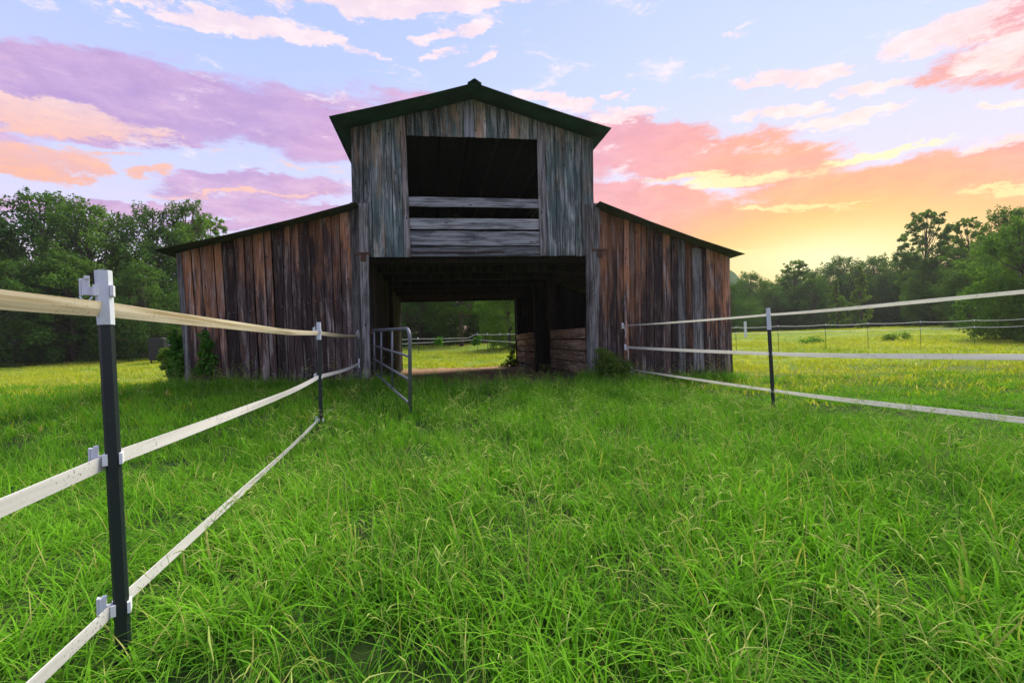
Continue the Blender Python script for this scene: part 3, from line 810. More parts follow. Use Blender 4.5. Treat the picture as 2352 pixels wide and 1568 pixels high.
# ================================================================== fence posts
OCT = [(1.0, .45), (.62, .95), (-.62, .95), (-1.0, .45), (-1.0, -.45), (-.62, -.95), (.62, -.95), (1.0, -.45)]
def fence_post(top, bot, Y, width, cap_y, clips, label, side=-1):
    pt, pb = at(top[0], top[1], Y), at(bot[0], bot[1], Y)
    pb = pb + (pb - pt).normalized() * .12
    root = empty('fence_post', (pb.x, pb.y, gz(pb.x, pb.y)))
    tag(root, label, 'fence post', 'plastic sleeved posts of the tape fence')
    o = Vector(root.location); r = width * .36; width0 = width; width = width * .95
    azp = math.atan2(pt.x, pt.y) + .12; face = (math.cos(azp), -math.sin(azp), 0)
    def along(py):
        k = (py - top[1]) / (bot[1] - top[1]); return at(top[0] + (bot[0] - top[0]) * k, py, Y) - o
    MB().tube([pb - o, along(cap_y - 20), along(top[1] + 3)], r * .95, prof=OCT, face=face).build('sleeve', M['sleeve'], root)
    MB().tube([along(cap_y), along(top[1])], r * 1.04, prof=OCT, face=face).build('cap', M['cap'], root)
    ax = (along(top[1]) - along(cap_y)).normalized()
    for cy in clips:
        c_ = along(cy); ins = empty('insulator', c_, -azp); ins.parent = root
        hb = width0 * .60
        # strap hugging both sides of the post
        MB().box((-r * .90, -.002, 0), (r * .62, r * 2.2, hb)).build('strap', M['clip'], ins)
        MB().box((r * 1.0, -.002, 0), (r * .42, r * 2.1, hb)).build('strap', M['clip'], ins)
        x0 = side * r; width = width0 * .72
        MB().box((x0 - .35 * width, .012, -.02 * width), (width * .55, width * .35, width * .62)).box((x0 - .62 * width, .012, .30 * width), (width * .42, width * .42, width * 1.25)).box((x0 - .50 * width, .0, 1.0 * width), (width * .30, width * .30, width * .24)).build('clamp', M['clip'], ins)
        MB().box((x0 - .93 * width, .02, .28 * width), (width * .12, width * .5, width * 1.3)).build('clamp_plate', M['clip'], ins)
        loop = [Vector((x0 - .95 * width + .75 * width * t, .0, -.45 * width - .42 * width * math.sin(math.pi * t))) for t in [k / 8 for k in range(9)]]
        MB().tube(loop, width * .07, 6).build('catch_loop', M['clip'], ins, True)
    return root
YN, YF, YR = 1.92, 7.3, 7.7
fence_post((237, 622), (287, 1532), YN, .072, 746, (668, 1052, 1392), 'tall dark fence post with white cap in the near left foreground')
fence_post((732, 740), (738, 985), YF, .082, 780, (760, 866, 964), 'dark white-capped fence post in front of the left barn wing')
fence_post((1764, 707), (1777, 938), YR, .080, 757, (722, 812, 897), 'dark white-capped fence post standing alone on the right side', side=1)
# small dark post by the shrub at the barn corner
pp = at(391, 783, 12.0); pq = at(397, 884, 12.0)
small = empty('fence_post', (pq.x, pq.y, gz(pq.x, pq.y)))
tag(small, 'small black post with white tip beside the shrub at the barn corner', 'fence post', 'plastic sleeved posts of the tape fence')
so = Vector(small.location)
MB().tube([pq - so - Vector((0, 0, .3)), at(391.6, 793, 12.0) - so], .040, prof=OCT).build('sleeve', M['sleeve'], small)
MB().tube([at(391.6, 793, 12.0) - so, pp - so], .034, prof=OCT).build('cap', M['cap'], small)

# ================================================================== fence tapes
def ribbon(name, ctrl, width, mat, label, sag=0.02, twist=None, fold=0.0, seg=26, group=None):
    """flat woven tape through world points; twist = lean of the band in radians at each control point"""
    P = []; T = []
    for i in range(len(ctrl) - 1):
        a_, b_ = Vector(ctrl[i]), Vector(ctrl[i + 1])
        ta, tb = (twist[i], twist[i + 1]) if twist else (0, 0)
        for k in range(seg + (1 if i == len(ctrl) - 2 else 0)):
            t = k / seg
            p = a_.lerp(b_, t); p.z -= sag * 4 * t * (1 - t) * ((b_ - a_).length / 5.0)
            p.z += .004 * math.sin(p.x * 3.1 + p.y * 2.3)
            P.append(p); T.append(ta + (tb - ta) * t + .10 * math.sin(p.y * 2.1 + p.x))
    V = []; Fc = []; th = .0022
    prof = [(-.5, 0), (-.25, fold * .5), (0, fold), (.25, fold * .5), (.5, 0)]
    m_ = len(prof) * 2
    for i, p in enumerate(P):
        t = (P[min(i + 1, len(P) - 1)] - P[max(i - 1, 0)]).normalized()
        sd_ = t.cross(Vector((0, 0, 1))).normalized(); up = sd_.cross(t).normalized()
        ca_, sa_ = math.cos(T[i]), math.sin(T[i])
        u_ = up * ca_ + sd_ * sa_; v_ = sd_ * ca_ - up * sa_
        for (q, h_) in prof: V.append(p + u_ * (q * width) + v_ * (h_ * width + th))
        for (q, h_) in prof[::-1]: V.append(p + u_ * (q * width) + v_ * (h_ * width - th))
    for i in range(len(P) - 1):
        for j in range(m_):
            Fc.append([i * m_ + j, i * m_ + (j + 1) % m_, (i + 1) * m_ + (j + 1) % m_, (i + 1) * m_ + j])
    Fc.append(list(range(m_))[::-1]); Fc.append([(len(P) - 1) * m_ + j for j in range(m_)])
    o0 = P[0]
    o = link(name, make_mesh(name, [v_ - o0 for v_ in V], Fc, [M[mat]]), None, o0)
    tag(o, label, 'fence tape', group)
    return o, o0
def barn_world(px, py, yl=-.05):
    x, z = on_barn(px, py, yl); return BO + BX * x + BY * yl + Vector((0, 0, z))
back_dir = Vector((0.24, -1, 0))
def leftpost(x, y, Y): p = at(x, y, Y); return p + Vector((-.035, .05, 0))
def behind(z): return Vector((-1.6 + .24 * 4.6 - .05, YN - 4.6, z))
lt = [(708, 765, 772), (1058, 866, 836), (1392, 964, 900)]
lefts = []
for i, (yn, yf, yb) in enumerate(lt):
    pn = leftpost(252 + (0, 3, 25)[i], yn, YN); pf = leftpost(735, yf, YF)
    pb_ = barn_world((820, 824, 812)[i], yb, -.07)
    lab = ('cream stained top tape of the left fence running to the barn', 'white middle tape of the left fence running to the barn jamb', 'white lowest tape of the left fence slanting down into the grass')[i]
    o, o0 = ribbon('fence_tape', [behind(pn.z), pn, pf, pb_], (.060, .058, .054)[i], 'tape_tan' if i == 0 else 'tape', lab,
                   sag=(.02, .03, .015)[i], twist=[(0.25, .15, .1, .9), (.1, .0, .05, .2), (.1, .0, .3, .8)][i], fold=.05 if i == 0 else .0, group='tapes of the left fence')
    lefts.append(o)
    if i == 0:
        kb = MB()
        for k in range(9):
            a_ = Vector((random.uniform(-.05, .05), random.uniform(-.03, 0), random.uniform(-.08, .08)))
            b_ = Vector((random.uniform(-.05, .05), random.uniform(-.03, 0), random.uniform(-.16, .16)))
            kb.tube([pb_ - o0 + a_, pb_ - o0 + (a_ + b_) / 2 + Vector((.03, -.02, .02)), pb_ - o0 + b_], .006, 5)
        kn_ = kb.build('frayed_knot', M['tape'], o, True)
    else:
        e_ = pb_ - o0
        MB().box((e_.x + .01, e_.y, e_.z + .02), (.02, .03, .20)).build('end_clip', M['clip'], o)
rt = [(722, 748, 670), (812, 797, 820), (897, 848, 965)]
for i, (yr_, yb, ye) in enumerate(rt):
    pr_ = at(1768 + i * 4, yr_, YR) + Vector((.03, .05, 0))
    pb_ = barn_world((1430, 1436, 1450)[i], yb, -.06)
    pe = at(2352, ye, 4.5)
    p2 = pe + (pe - pr_) * 1.25; p2.z = pe.z
    lab = ('narrow grey top tape of the right fence sloping up to the right edge', 'white middle tape of the right fence running almost level', 'white lowest tape of the right fence dropping into tall grass')[i]
    o, o0 = ribbon('fence_tape', [pb_, pr_, pe, p2], (.050, .060, .060)[i], 'tape', lab, sag=(.02, .02, .02)[i],
                   twist=[(1.1, .8, .75, .6), (.3, .2, .0, 0), (.9, .5, .0, 0)][i], fold=.05 if i == 0 else 0, group='tapes of the right fence')
    e_ = pb_ - o0
    MB().box((e_.x, e_.y - .01, e_.z), (.04, .04, .14)).tube([e_ + Vector((.03, -.02, -.03)), e_ + Vector((.07, -.03, -.14)), e_ + Vector((.05, -.02, -.30))], .006, 5).build('end_clip', M['clip'], o)

# far rope fences
def rope(pts, r, label, sag=.04, group='ropes of the far fence'):
    P = []
    for i in range(len(pts) - 1):
        a_, b_ = Vector(pts[i]), Vector(pts[i + 1])
        for k in range(8):
            t = k / 8; p = a_.lerp(b_, t); p.z -= sag * 4 * t * (1 - t); P.append(p)
    P.append(Vector(pts[-1])); o0 = P[0].copy()
    o = MB().tube([p - o0 for p in P], r, 5).build('fence_rope', M['rope'], None, True, o0)
    tag(o, label, 'fence rope', group)
far_px = [1600, 1690, 1787, 1896, 1993, 2114, 2237, 2360, 2500]
def fy(px, a_, b_): return a_ + (b_ - a_) * (px - 1682) / (2352 - 1682)
YFAR = 24.0
rope([at(px, fy(px, 752, 732), YFAR) for px in far_px], .012, 'upper thin white rope of the far fence across the right pasture')
rope([at(px, fy(px, 765, 748), YFAR) for px in far_px], .012, 'lower thin white rope of the far fence across the right pasture')
places = ['nearest the barn', 'second from the barn', 'third from the barn', 'fourth from the barn', 'fifth from the barn', 'sixth from the barn']
for i, px in enumerate([1690, 1787, 1896, 1993, 2114, 2237]):
    p = at(px, fy(px, 752, 732), YFAR); g0 = gz(p.x, p.y)
    root = empty('far_fence_post', (p.x, p.y, g0))
    tag(root, 'thin dark post of the far rope fence, ' + places[i], 'fence post', 'posts of the far rope fence')
    MB().tube([(0, .02, -.3), (0, .02, p.z - g0 + .06)], .011, 6).build('shaft', M['sleeve'], root)
    for yy in (fy(px, 752, 732), fy(px, 765, 748)):
        q = at(px, yy, YFAR); MB().box((0, -.01, q.z - g0 + .0), (.03, .03, .08)).build('clip', M['clip'], root)
wp = at(1712, 738, 27); wq = at(1712, 758, 27)
tag(MB().tube([(0, 0, -.4), (0, 0, wp.z - wq.z)], .065, prof=OCT).build('white_marker_post', M['cap'], None, False, (wq.x, wq.y, wq.z)), 'short white marker post standing in the pasture just right of the barn', 'post')
# ropes behind the barn, seen through the doorway
YB = 31.0
rope([at(900, 780, YB), at(945, 778, YB), at(1073, 776, YB), at(1092, 768, YB), at(1185, 767, YB), at(1260, 766, YB)], .013, 'upper white rope of the fence seen through the barn doorway', .02, 'ropes behind the barn')
rope([at(900, 790, YB), at(945, 788, YB), at(1092, 780, YB), at(1185, 785, YB), at(1260, 784, YB)], .013, 'lower white rope of the fence seen through the barn doorway', .02, 'ropes behind the barn')
for i, px in enumerate((960, 1096, 1119, 1148, 1167)):
    p = at(px, 767 if px > 1080 else 777, YB); g0 = gz(p.x, p.y)
    root = empty('far_fence_post', (p.x, p.y, g0))
    tag(root, ('leftmost', 'second', 'middle', 'fourth', 'rightmost')[i] + ' thin post of the rope fence seen through the barn doorway', 'fence post', 'posts behind the barn')
    MB().tube([(0, .02, -.3), (0, .02, p.z - g0 + .06)], .013, 6).build('shaft', M['sleeve'], root)
    MB().box((0, -.015, p.z - g0), (.04, .04, .14)).build('clip', M['clip'], root)

# dark stock tank on a stand by the left corner of the barn
TY = 29.0
tp = at(368, 808, TY)
tk = empty('stock_tank', (tp.x, tp.y, gz(tp.x, tp.y)))
tag(tk, 'dark box-like stock tank standing in the field left of the barn corner', 'tank')
zt = at(368, 776, TY).z - gz(tp.x, tp.y); zb_ = .14
mb = MB()
for (z_, s_) in ((zb_, .86), (zb_ + .06, .95), (zt - .06, 1.0), (zt, .93)):
    b_ = len(mb.v)
    for (x_, y_) in ((-.48, -.36), (-.40, -.44), (.40, -.44), (.48, -.36), (.48, .36), (.40, .44), (-.40, .44), (-.48, .36)): mb.v.append(Vector((x_ * s_, y_ * s_, z_)))
for r_ in range(3):
    for j in range(8): mb.f.append([r_ * 8 + j, r_ * 8 + (j + 1) % 8, (r_ + 1) * 8 + (j + 1) % 8, (r_ + 1) * 8 + j])
mb.f.append(list(range(8))[::-1]); mb.f.append([24 + j for j in range(8)])
mb.build('tank_body', M['black'], tk)
for (x_, y_) in ((-.34, -.30), (.34, -.30), (-.34, .30), (.34, .30)):
    MB().box((x_, y_, (zb_ - .05) / 2), (.06, .06, zb_ + .09)).build('leg', M['black'], tk)

# ================================================================== trees
def leaf_cloud(centres, radii, n, size, seed, droop=0.0, flat=1.0):
    r = np.random.default_rng(seed)
    centres = np.array(centres); radii = np.array(radii)
    wts = radii ** 2; ci = r.choice(len(centres), n, p=wts / wts.sum())
    d = r.normal(size=(n, 3)); d /= np.linalg.norm(d, axis=1)[:, None]
    rr = r.random(n) ** 0.5
    p = centres[ci] + d * (radii[ci] * rr)[:, None] * np.array([1, 1, .9 * flat])
    # leaf frame: mostly facing outward/upward, jittered
    nrm = d * 0.7 + np.array([0, 0, 0.7]) + r.normal(size=(n, 3)) * .65
    nrm /= np.linalg.norm(nrm, axis=1)[:, None]
    t = np.cross(nrm, r.normal(size=(n, 3))); t /= np.linalg.norm(t, axis=1)[:, None]
    if droop: 
        t = t + np.array([0, 0, -droop]); t /= np.linalg.norm(t, axis=1)[:, None]
    b_ = np.cross(nrm, t)
    s = size * r.uniform(.6, 1.3, n)[:, None]
    asp = .34 if droop else .55
    V = np.stack([p - t * s * .6, p + b_ * s * asp * .6 + nrm * s * .06, p + t * s * .6, p - b_ * s * asp * .6 + nrm * s * .06], 1).reshape(-1, 3)
    Qd = np.arange(n * 4).reshape(n, 4)
    tint = np.repeat(np.clip(r.random(n) * .7 + .3 * r.random(len(centres))[ci], 0, 1), 4)
    return V, Qd, {'tint': tint}
def tree_variant(seed, H, R, shape, n, size, lmat, base=0.08, droop=0.0, clumps=60):
    r = random.Random(seed)
    cs, rs, limbs = [], [], []
    for i in range(clumps):
        k = (i + r.random()) / clumps
        z = H * (base + (1 - base) * k)
        f = (z / H - base) / (1 - base)
        if shape == 'round': prof = math.sin(math.pi * min(.97, .18 + .80 * f)) ** .6
        elif shape == 'cone': prof = (1 - f) ** .75 * (.35 + .65 * min(1, f * 6 + .3))
        elif shape == 'airy': prof = (.35 + .65 * math.sin(math.pi * min(1, .15 + .85 * f)))
        else: prof = math.sin(math.pi * min(.96, .25 + .72 * f)) ** .5
        a_ = r.uniform(0, 2 * math.pi); q = R * prof * math.sqrt(r.uniform(.15, 1.0))
        c_ = (math.cos(a_) * q, math.sin(a_) * q, z)
        rr = R * (r.uniform(.07, .15) if shape == 'airy' else r.uniform(.14, .30)) * (.45 + .55 * prof)
        cs.append(c_); rs.append(rr); limbs.append((c_, a_))
        if shape in ('round',) and r.random() < .5:      # ragged outer sprigs
            cs.append((math.cos(a_) * (q + rr * .8), math.sin(a_) * (q + rr * .8), z + rr * .7)); rs.append(rr * .38)
    top = (r.uniform(-.1, .1) * R, r.uniform(-.1, .1) * R, H * .97); cs.append(top); rs.append(R * .16)
    V, Qd, at_ = leaf_cloud(cs, rs, n, size, seed, droop)
    crown = quads_mesh('crown', V, Qd, [M[lmat]], False, at_)
    mb = MB()
    lean = [Vector((0, 0, -.4)), Vector((r.uniform(-.1, .1), r.uniform(-.1, .1), H * .3)), Vector((r.uniform(-.25, .25), r.uniform(-.25, .25), H * .65)), Vector(top)]
    mb.tube(lean, [H * k_ * (.7 if shape == 'airy' else 1) for k_ in (.022, .016, .010, .003)], 8)
    airy = shape == 'airy'; lr = .0038 if airy else .0065
    for (c_, a_) in limbs[::5 if airy else 2]:
        z0 = c_[2] * .72; k = min(1, z0 / (H * .65)); base_p = lean[1].lerp(lean[2], k) if z0 > H * .3 else lean[0].lerp(lean[1], min(1, (z0 + .4) / (H * .3)))
        base_p = Vector((base_p.x, base_p.y, z0)); e_ = Vector(c_)
        mid = base_p.lerp(e_, .55) + Vector((0, 0, -.04 * H * r.random()))
        mb.tube([base_p, mid, e_], [H * lr, H * lr * .6, H * lr * .22], 5, cap=False)
    trunk = make_mesh('trunk', mb.v, mb.f, [M['bark']], True)
    return dict(crown=crown, trunk=trunk, H=H)
TV = {
    'oak': tree_variant(1, 12, 4.6, 'round', 24000, .21, 'leaf_dark', .02, clumps=150),
    'maple': tree_variant(2, 12, 4.0, 'round', 22000, .21, 'leaf_mid', .03, clumps=140),
    'bushy': tree_variant(3, 12, 5.2, 'round', 24000, .23, 'leaf_dark', .0, clumps=160),
    'cedar': tree_variant(4, 12, 2.9, 'cone', 12000, .22, 'leaf_mid', .02, clumps=90),
    'poplar': tree_variant(5, 12, 2.4, 'cone', 9000, .26, 'leaf_light', .03, clumps=80),
    'thin': tree_variant(6, 12, 2.7, 'airy', 9500, .21, 'leaf_mid', .28, clumps=230),
    'willow': tree_variant(8, 9, 3.9, 'round', 22000, .27, 'leaf_mid', .02, droop=.6, clumps=150),
}
def tree(kind, px, top_py, Y, name, label, rz=None, wide=1.0, group=None, zbase=None):
    v = TV[kind]
    p = at(px, top_py, Y); g0 = gz(p.x, p.y) if zbase is None else zbase
    root = empty(name, (p.x, p.y, g0 - .1), rz if rz is not None else random.uniform(0, 6.28))
    s = (p.z - g0) / v['H'] / 1.0
    tag(root, label, 'tree', group)
    for part in ('trunk', 'crown'):
        o = link(part, v[part], root); o.scale = (s * wide, s * wide, s)
LG = 'trees along the left side of the pasture'
tree('bushy', -70, 475, 33, 'leafy_tree', 'dark leafy tree cut by the left edge of the picture', .4, 1.0, LG)
tree('oak', 95, 445, 36, 'leafy_tree', 'tallest dark round-topped tree left of the near fence post', 1.2, 1.0, LG)
tree('maple', 205, 470, 35, 'leafy_tree', 'green tree rising directly behind the white cap of the near post', 2.1, .9, LG)
tree('cedar', 268, 560, 39, 'cedar_tree', 'lower tree filling the dip between the two left tree groups', .2, 1.2, LG)
tree('oak', 345, 478, 37, 'leafy_tree', 'rounded dark tree just left of the left wing roof eave', 3.3, .85, LG)
tree('maple', 420, 468, 38, 'leafy_tree', 'tall mid green tree rising behind the tip of the left wing roof', 4.4, .8, LG)
tree('thin', 482, 500, 41, 'sparse_tree', 'sparse feathery tree showing above the middle of the left wing roof', .9, 1.0, LG)
tree('bushy', 30, 600, 31, 'leafy_tree', 'low broad dark tree at the field edge left of the near post', 5.0, 1.1, LG)
tree('bushy', 330, 610, 33, 'leafy_tree', 'low broad dark tree at the field edge beside the barn corner', 2.7, 1.05, LG)
tree('maple', 160, 585, 32, 'leafy_tree', 'low mid green tree at the field edge behind the near post', 1.7, 1.2, LG)
BG = 'trees behind the barn'
tree('bushy', 960, 560, 44, 'leafy_tree', 'dark tree at the left of the view through the barn doorway', .3, 1.0, BG)
tree('thin', 1050, 520, 40, 'leafy_tree', 'tree with a bare dark trunk in the view through the barn doorway', .5, 1.3, BG)
tree('oak', 1110, 560, 47, 'leafy_tree', 'dark tree in the middle of the view through the barn doorway', 2.0, 1.0, BG)
tree('willow', 1165, 600, 34, 'leafy_tree', 'light green tree with hanging branches at the right of the doorway view', 1.1, .8, BG)
RG = 'trees along the right side of the pasture'
tree('oak', 1650, 640, 70, 'leafy_tree', 'hazy dark tree partly hidden behind the right barn corner', .1, 1.0, RG)
tree('bushy', 1722, 628, 72, 'leafy_tree', 'hazy round tree next to the right barn corner', .9, .9, RG)
tree('thin', 1824, 597, 70, 'sparse_tree', 'sparse tree with its crown standing clear left of the sunset glow', 1.5, 1.3, RG)
tree('oak', 1782, 660, 68, 'leafy_tree', 'low dark tree below the dip in the right tree line', 3.1, 1.2, RG)
tree('bushy', 1868, 640, 66, 'leafy_tree', 'low bushy tree right of the lone white-capped fence post', 4.0, 1.1, RG)
tree('oak', 1935, 590, 74, 'leafy_tree', 'rounded dark tree below the brightest part of the sunset', 2.2, 1.0, RG)
tree('poplar', 1921, 640, 58, 'conical_tree', 'pale green conical tree, left one of the pair', .7, 1.0, RG)
tree('poplar', 1974, 608, 57, 'conical_tree', 'pale green conical tree, taller right one of the pair', 2.9, 1.0, RG)
tree('bushy', 2010, 592, 72, 'leafy_tree', 'dark bushy tree just right of the two conical trees', 5.1, .9, RG)
tree('oak', 2075, 578, 66, 'leafy_tree', 'broad dark tree left of the tall sparse tree', 1.0, 1.0, RG)
tree('thin', 2128, 482, 55, 'sparse_tree', 'tall sparse tree silhouetted against the orange sky', 2.5, 1.15, RG)
tree('maple', 2140, 590, 52, 'leafy_tree', 'full green tree at the foot of the tall sparse tree', 3.7, 1.1, RG)
tree('thin', 2222, 500, 46, 'sparse_tree', 'leaning sparse tree left of the big tree at the right edge', 4.9, .9, RG)
tree('oak', 2225, 590, 44, 'leafy_tree', 'dark tree behind the feathery tree near the right edge', 6.0, 1.0, RG)
tree('maple', 2320, 480, 40, 'leafy_tree', 'tall tree with a ragged top at the right edge', .6, .9, RG)
tree('willow', 2350, 505, 27, 'feathery_tree', 'light green feathery tree with drooping branches at the right edge', 1.4, 1.0, RG)
tree('bushy', 2460, 520, 34, 'leafy_tree', 'dark tree mostly beyond the right edge of the picture', 2.4, 1.0, RG)

# backing woods that read as one dark mass: crowns joined by instancing points
def gn_scatter(name, pts, rots, scls, src_mesh, mat=None):
    me = bpy.data.meshes.new(name)
    me.vertices.add(len(pts)); me.vertices.foreach_set('co', np.ascontiguousarray(pts, dtype=np.float32).ravel())
    for k, arr in (('rot', rots), ('scl', scls)):
        a_ = me.attributes.new(k, 'FLOAT_VECTOR', 'POINT'); a_.data.foreach_set('vector', np.ascontiguousarray(arr, dtype=np.float32).ravel())
    o = link(name, me)
    src = bpy.data.objects.new(name + '_source', src_mesh)
    ng = bpy.data.node_groups.new(name + '_scatter', 'GeometryNodeTree')
    ng.interface.new_socket('Geometry', in_out='INPUT', socket_type='NodeSocketGeometry')
    ng.interface.new_socket('Geometry', in_out='OUTPUT', socket_type='NodeSocketGeometry')
    gi = ng.nodes.new('NodeGroupInput'); go = ng.nodes.new('NodeGroupOutput')
    iop = ng.nodes.new('GeometryNodeInstanceOnPoints')
    oi = ng.nodes.new('GeometryNodeObjectInfo'); oi.inputs['Object'].default_value = src; oi.inputs['As Instance'].default_value = True
    ng.links.new(gi.outputs[0], iop.inputs['Points']); ng.links.new(oi.outputs['Geometry'], iop.inputs['Instance'])
    for nm, sock in (('rot', 'Rotation'), ('scl', 'Scale')):
        na = ng.nodes.new('GeometryNodeInputNamedAttribute'); na.data_type = 'FLOAT_VECTOR'; na.inputs['Name'].default_value = nm
        ng.links.new(na.outputs['Attribute'], iop.inputs[sock])
    ng.links.new(iop.outputs[0], go.inputs[0])
    md = o.modifiers.new('scatter', 'NODES'); md.node_group = ng
    return o
def woods(name, rows, kind, label):
    P, R_, S_ = [], [], []
    for (px0, px1, n, Y, h) in rows:
        for i in range(n):
            px = px0 + (px1 - px0) * (i + random.uniform(.2, .8)) / n; yy = Y * random.uniform(.95, 1.08)
            x = (px - CX) / F * yy; hh = h * random.uniform(.8, 1.1)
            s = hh / TV[kind]['H']
            P.append((x, yy, gz(x, yy) - .2)); R_.append((0, 0, random.uniform(0, 6.28))); S_.append((s * 1.15, s * 1.15, s))
    o = gn_scatter(name, np.array(P), np.array(R_), np.array(S_), TV[kind]['crown'])
    tag(o, label, kind='stuff')
woods('far_woods', [(-150, 560, 11, 46, 5.0), (520, 1250, 12, 52, 8.0), (1250, 1700, 8, 62, 7.5), (1660, 2250, 13, 82, 9.5), (2150, 2600, 7, 52, 8.5), (-150, 560, 12, 39, 4.5), (1660, 2250, 14, 68, 5.5)], 'bushy', 'dark mass of far woods behind the pasture trees')

# ================================================================== shrubs and vines
def shrub(name, centres, radii, n, size, label, mat='leaf_shrub', stems=True, cat='shrub', seed=5):
    c0 = Vector(centres[0]); g0 = gz(c0.x, c0.y); o0 = Vector((c0.x, c0.y, g0))
    root = empty(name, o0); tag(root, label, cat)
    cl = [Vector(c_) - o0 for c_ in centres]
    V, Qd, at_ = leaf_cloud([tuple(c_) for c_ in cl], radii, n, size, seed)
    link('foliage', quads_mesh('foliage', V, Qd, [M[mat]], False, at_), root)
    for c_ in (cl[::max(1, len(cl) // 5)] if stems else []):
        b_ = Vector((c_.x * .3, c_.y * .3, -.1))
        MB().tube([b_, b_.lerp(c_, .5) + Vector((.04, 0, .05)), c_], [.018, .012, .005], 5).build('stem', M['bark'], root)
rs_ = random.Random(3)
def ring_pts(spec):
    cs, rr = [], []
    for (px, py, Y, r, k) in spec:
        for _ in range(k):
            p = at(px + rs_.uniform(-1, 1) * r * F / Y * .8, py + rs_.uniform(-1, 1) * r * F / Y * .8, Y + rs_.uniform(-.15, .15)); cs.append(p); rr.append(r * rs_.uniform(.5, .9))
    return cs, rr
cs, rr = ring_pts([(412, 862, 10.6, .26, 6), (408, 830, 10.7, .26, 7), (412, 800, 10.8, .22, 7), (405, 770, 10.9, .14, 4), (402, 742, 10.9, .09, 2)])
shrub('corner_shrub', cs, rr, 2600, .075, 'green shrub growing against the left corner of the barn')
cs, rr = ring_pts([(382, 820, 11.6, .16, 4), (372, 806, 11.7, .12, 3), (378, 840, 11.5, .14, 3)])
shrub('pale_shrub', cs, rr, 700, .08, 'small yellow-green leafy shoot left of the small black post', 'leaf_light', seed=8)
def wallpt(px, py, yl): return barn_world(px, py, yl)
cs = [wallpt(px, py, -.10) for (px, py) in ((468, 770), (475, 790), (470, 810), (482, 825), (465, 838), (478, 850), (455, 850))]
shrub('climbing_vine', cs, [.12, .16, .15, .17, .12, .15, .12], 800, .075, 'vine leaves climbing the planks of the left barn wing', cat='vine', seed=9)
cs, rr = ring_pts([(1395, 845, 10.9, .30, 7), (1425, 850, 11.0, .28, 6), (1385, 812, 11.0, .18, 5), (1402, 830, 10.9, .2, 4)])
shrub('weed_clump', cs, rr, 2400, .06, 'leafy green weeds growing up the right doorway jamb', 'leaf_light', cat='weeds', seed=10)
cs = [wallpt(px, py, DEPTH - .3) for (px, py) in ((1180, 795), (1177, 808), (1174, 820), (1168, 832), (1160, 841), (1178, 838), (1183, 828), (1150, 845))]
shrub('doorway_vine', cs, [.14, .16, .18, .2, .2, .2, .16, .15], 900, .085, 'dark vine piled against the right side of the back doorway', 'leaf_dark', cat='vine', seed=12)
for k, (px, py) in enumerate(((1009, 786), (1095, 784))):
    p = at(px, py, 29); cs = [p + Vector((rs_.uniform(-.15, .15), 0, rs_.uniform(-.1, .25))) for _ in range(5)]
    shrub('field_weed', cs, [.2] * 5, 300, .12, stems=False, label=('left', 'right')[k] + ' leafy weed by the rope fence seen through the doorway', cat='weeds', seed=20 + k)
for k, (px, py, s_) in enumerate(((1865, 757, 1.0), (2045, 752, .6), (2082, 748, .8))):
    p = at(px, py, 30); p.z = gz(p.x, p.y) + .22
    cs = [p + Vector((rs_.uniform(-.9, .9) * s_, rs_.uniform(-.5, .5), rs_.uniform(-.25, .2))) for _ in range(7)]
    shrub('field_bush', cs, [.30 * s_ + .05] * 7, 260, .13, ('left low green bush behind the far ropes', 'middle small yellow-green bush behind the far ropes', 'right yellow-green bush behind the far ropes')[k], 'leaf_light' if k else 'leaf_shrub', cat='bush', seed=30 + k)

# ================================================================== grass
def blades_mesh(name, n, r, hmin, hmax, wmin, wmax, bend, seed, mat, seg=4, tint_hi=1.0, straw=.04, lean=(0, 0)):
    g = np.random.default_rng(seed)
    a_ = g.uniform(0, 2 * np.pi, n); q = r * np.sqrt(g.random(n))
    base = np.stack([np.cos(a_) * q, np.sin(a_) * q, np.full(n, -.02)], 1)
    h = g.uniform(hmin, hmax, n); w = g.uniform(wmin, wmax, n)
    az_ = g.uniform(0, 2 * np.pi, n); bd = g.uniform(.15, 1.0, n) * bend
    dirx = np.stack([np.cos(az_) + lean[0], np.sin(az_) + lean[1], np.zeros(n)], 1)
    dirx /= np.linalg.norm(dirx, axis=1)[:, None] + 1e-6
    wa = az_ + np.pi / 2 + g.normal(0, .5, n); side = np.stack([np.cos(wa), np.sin(wa), np.zeros(n)], 1)
    V = np.zeros((n, seg + 1, 2, 3)); al = np.zeros((n, seg + 1, 2))
    for s in range(seg + 1):
        t = s / seg; th = bd * t * 1.25
        hor = h * t * np.sin(th * .8) ; ver = h * t * np.cos(th * .75)
        c_ = base + dirx * hor[:, None] + np.array([0, 0, 1]) * ver[:, None]
        ww = w * (1 - t ** 1.6) * (.75 + .5 * t) * .5
        V[:, s, 0] = c_ - side * ww[:, None]; V[:, s, 1] = c_ + side * (ww[:, None] + 1e-5)
        al[:, s, :] = t
    V = V.reshape(-1, 3)
    idx = np.arange(n)[:, None] * (seg + 1) * 2 + np.arange(seg)[None, :] * 2
    Qd = np.stack([idx, idx + 1, idx + 3, idx + 2], -1).reshape(-1, 4)
    tint = g.random(n) * .92; tint[g.random(n) < straw] = .98
    tint = np.repeat(tint, (seg + 1) * 2)
    return V, Qd, {'tint': tint, 'along': al.ravel()}, mat
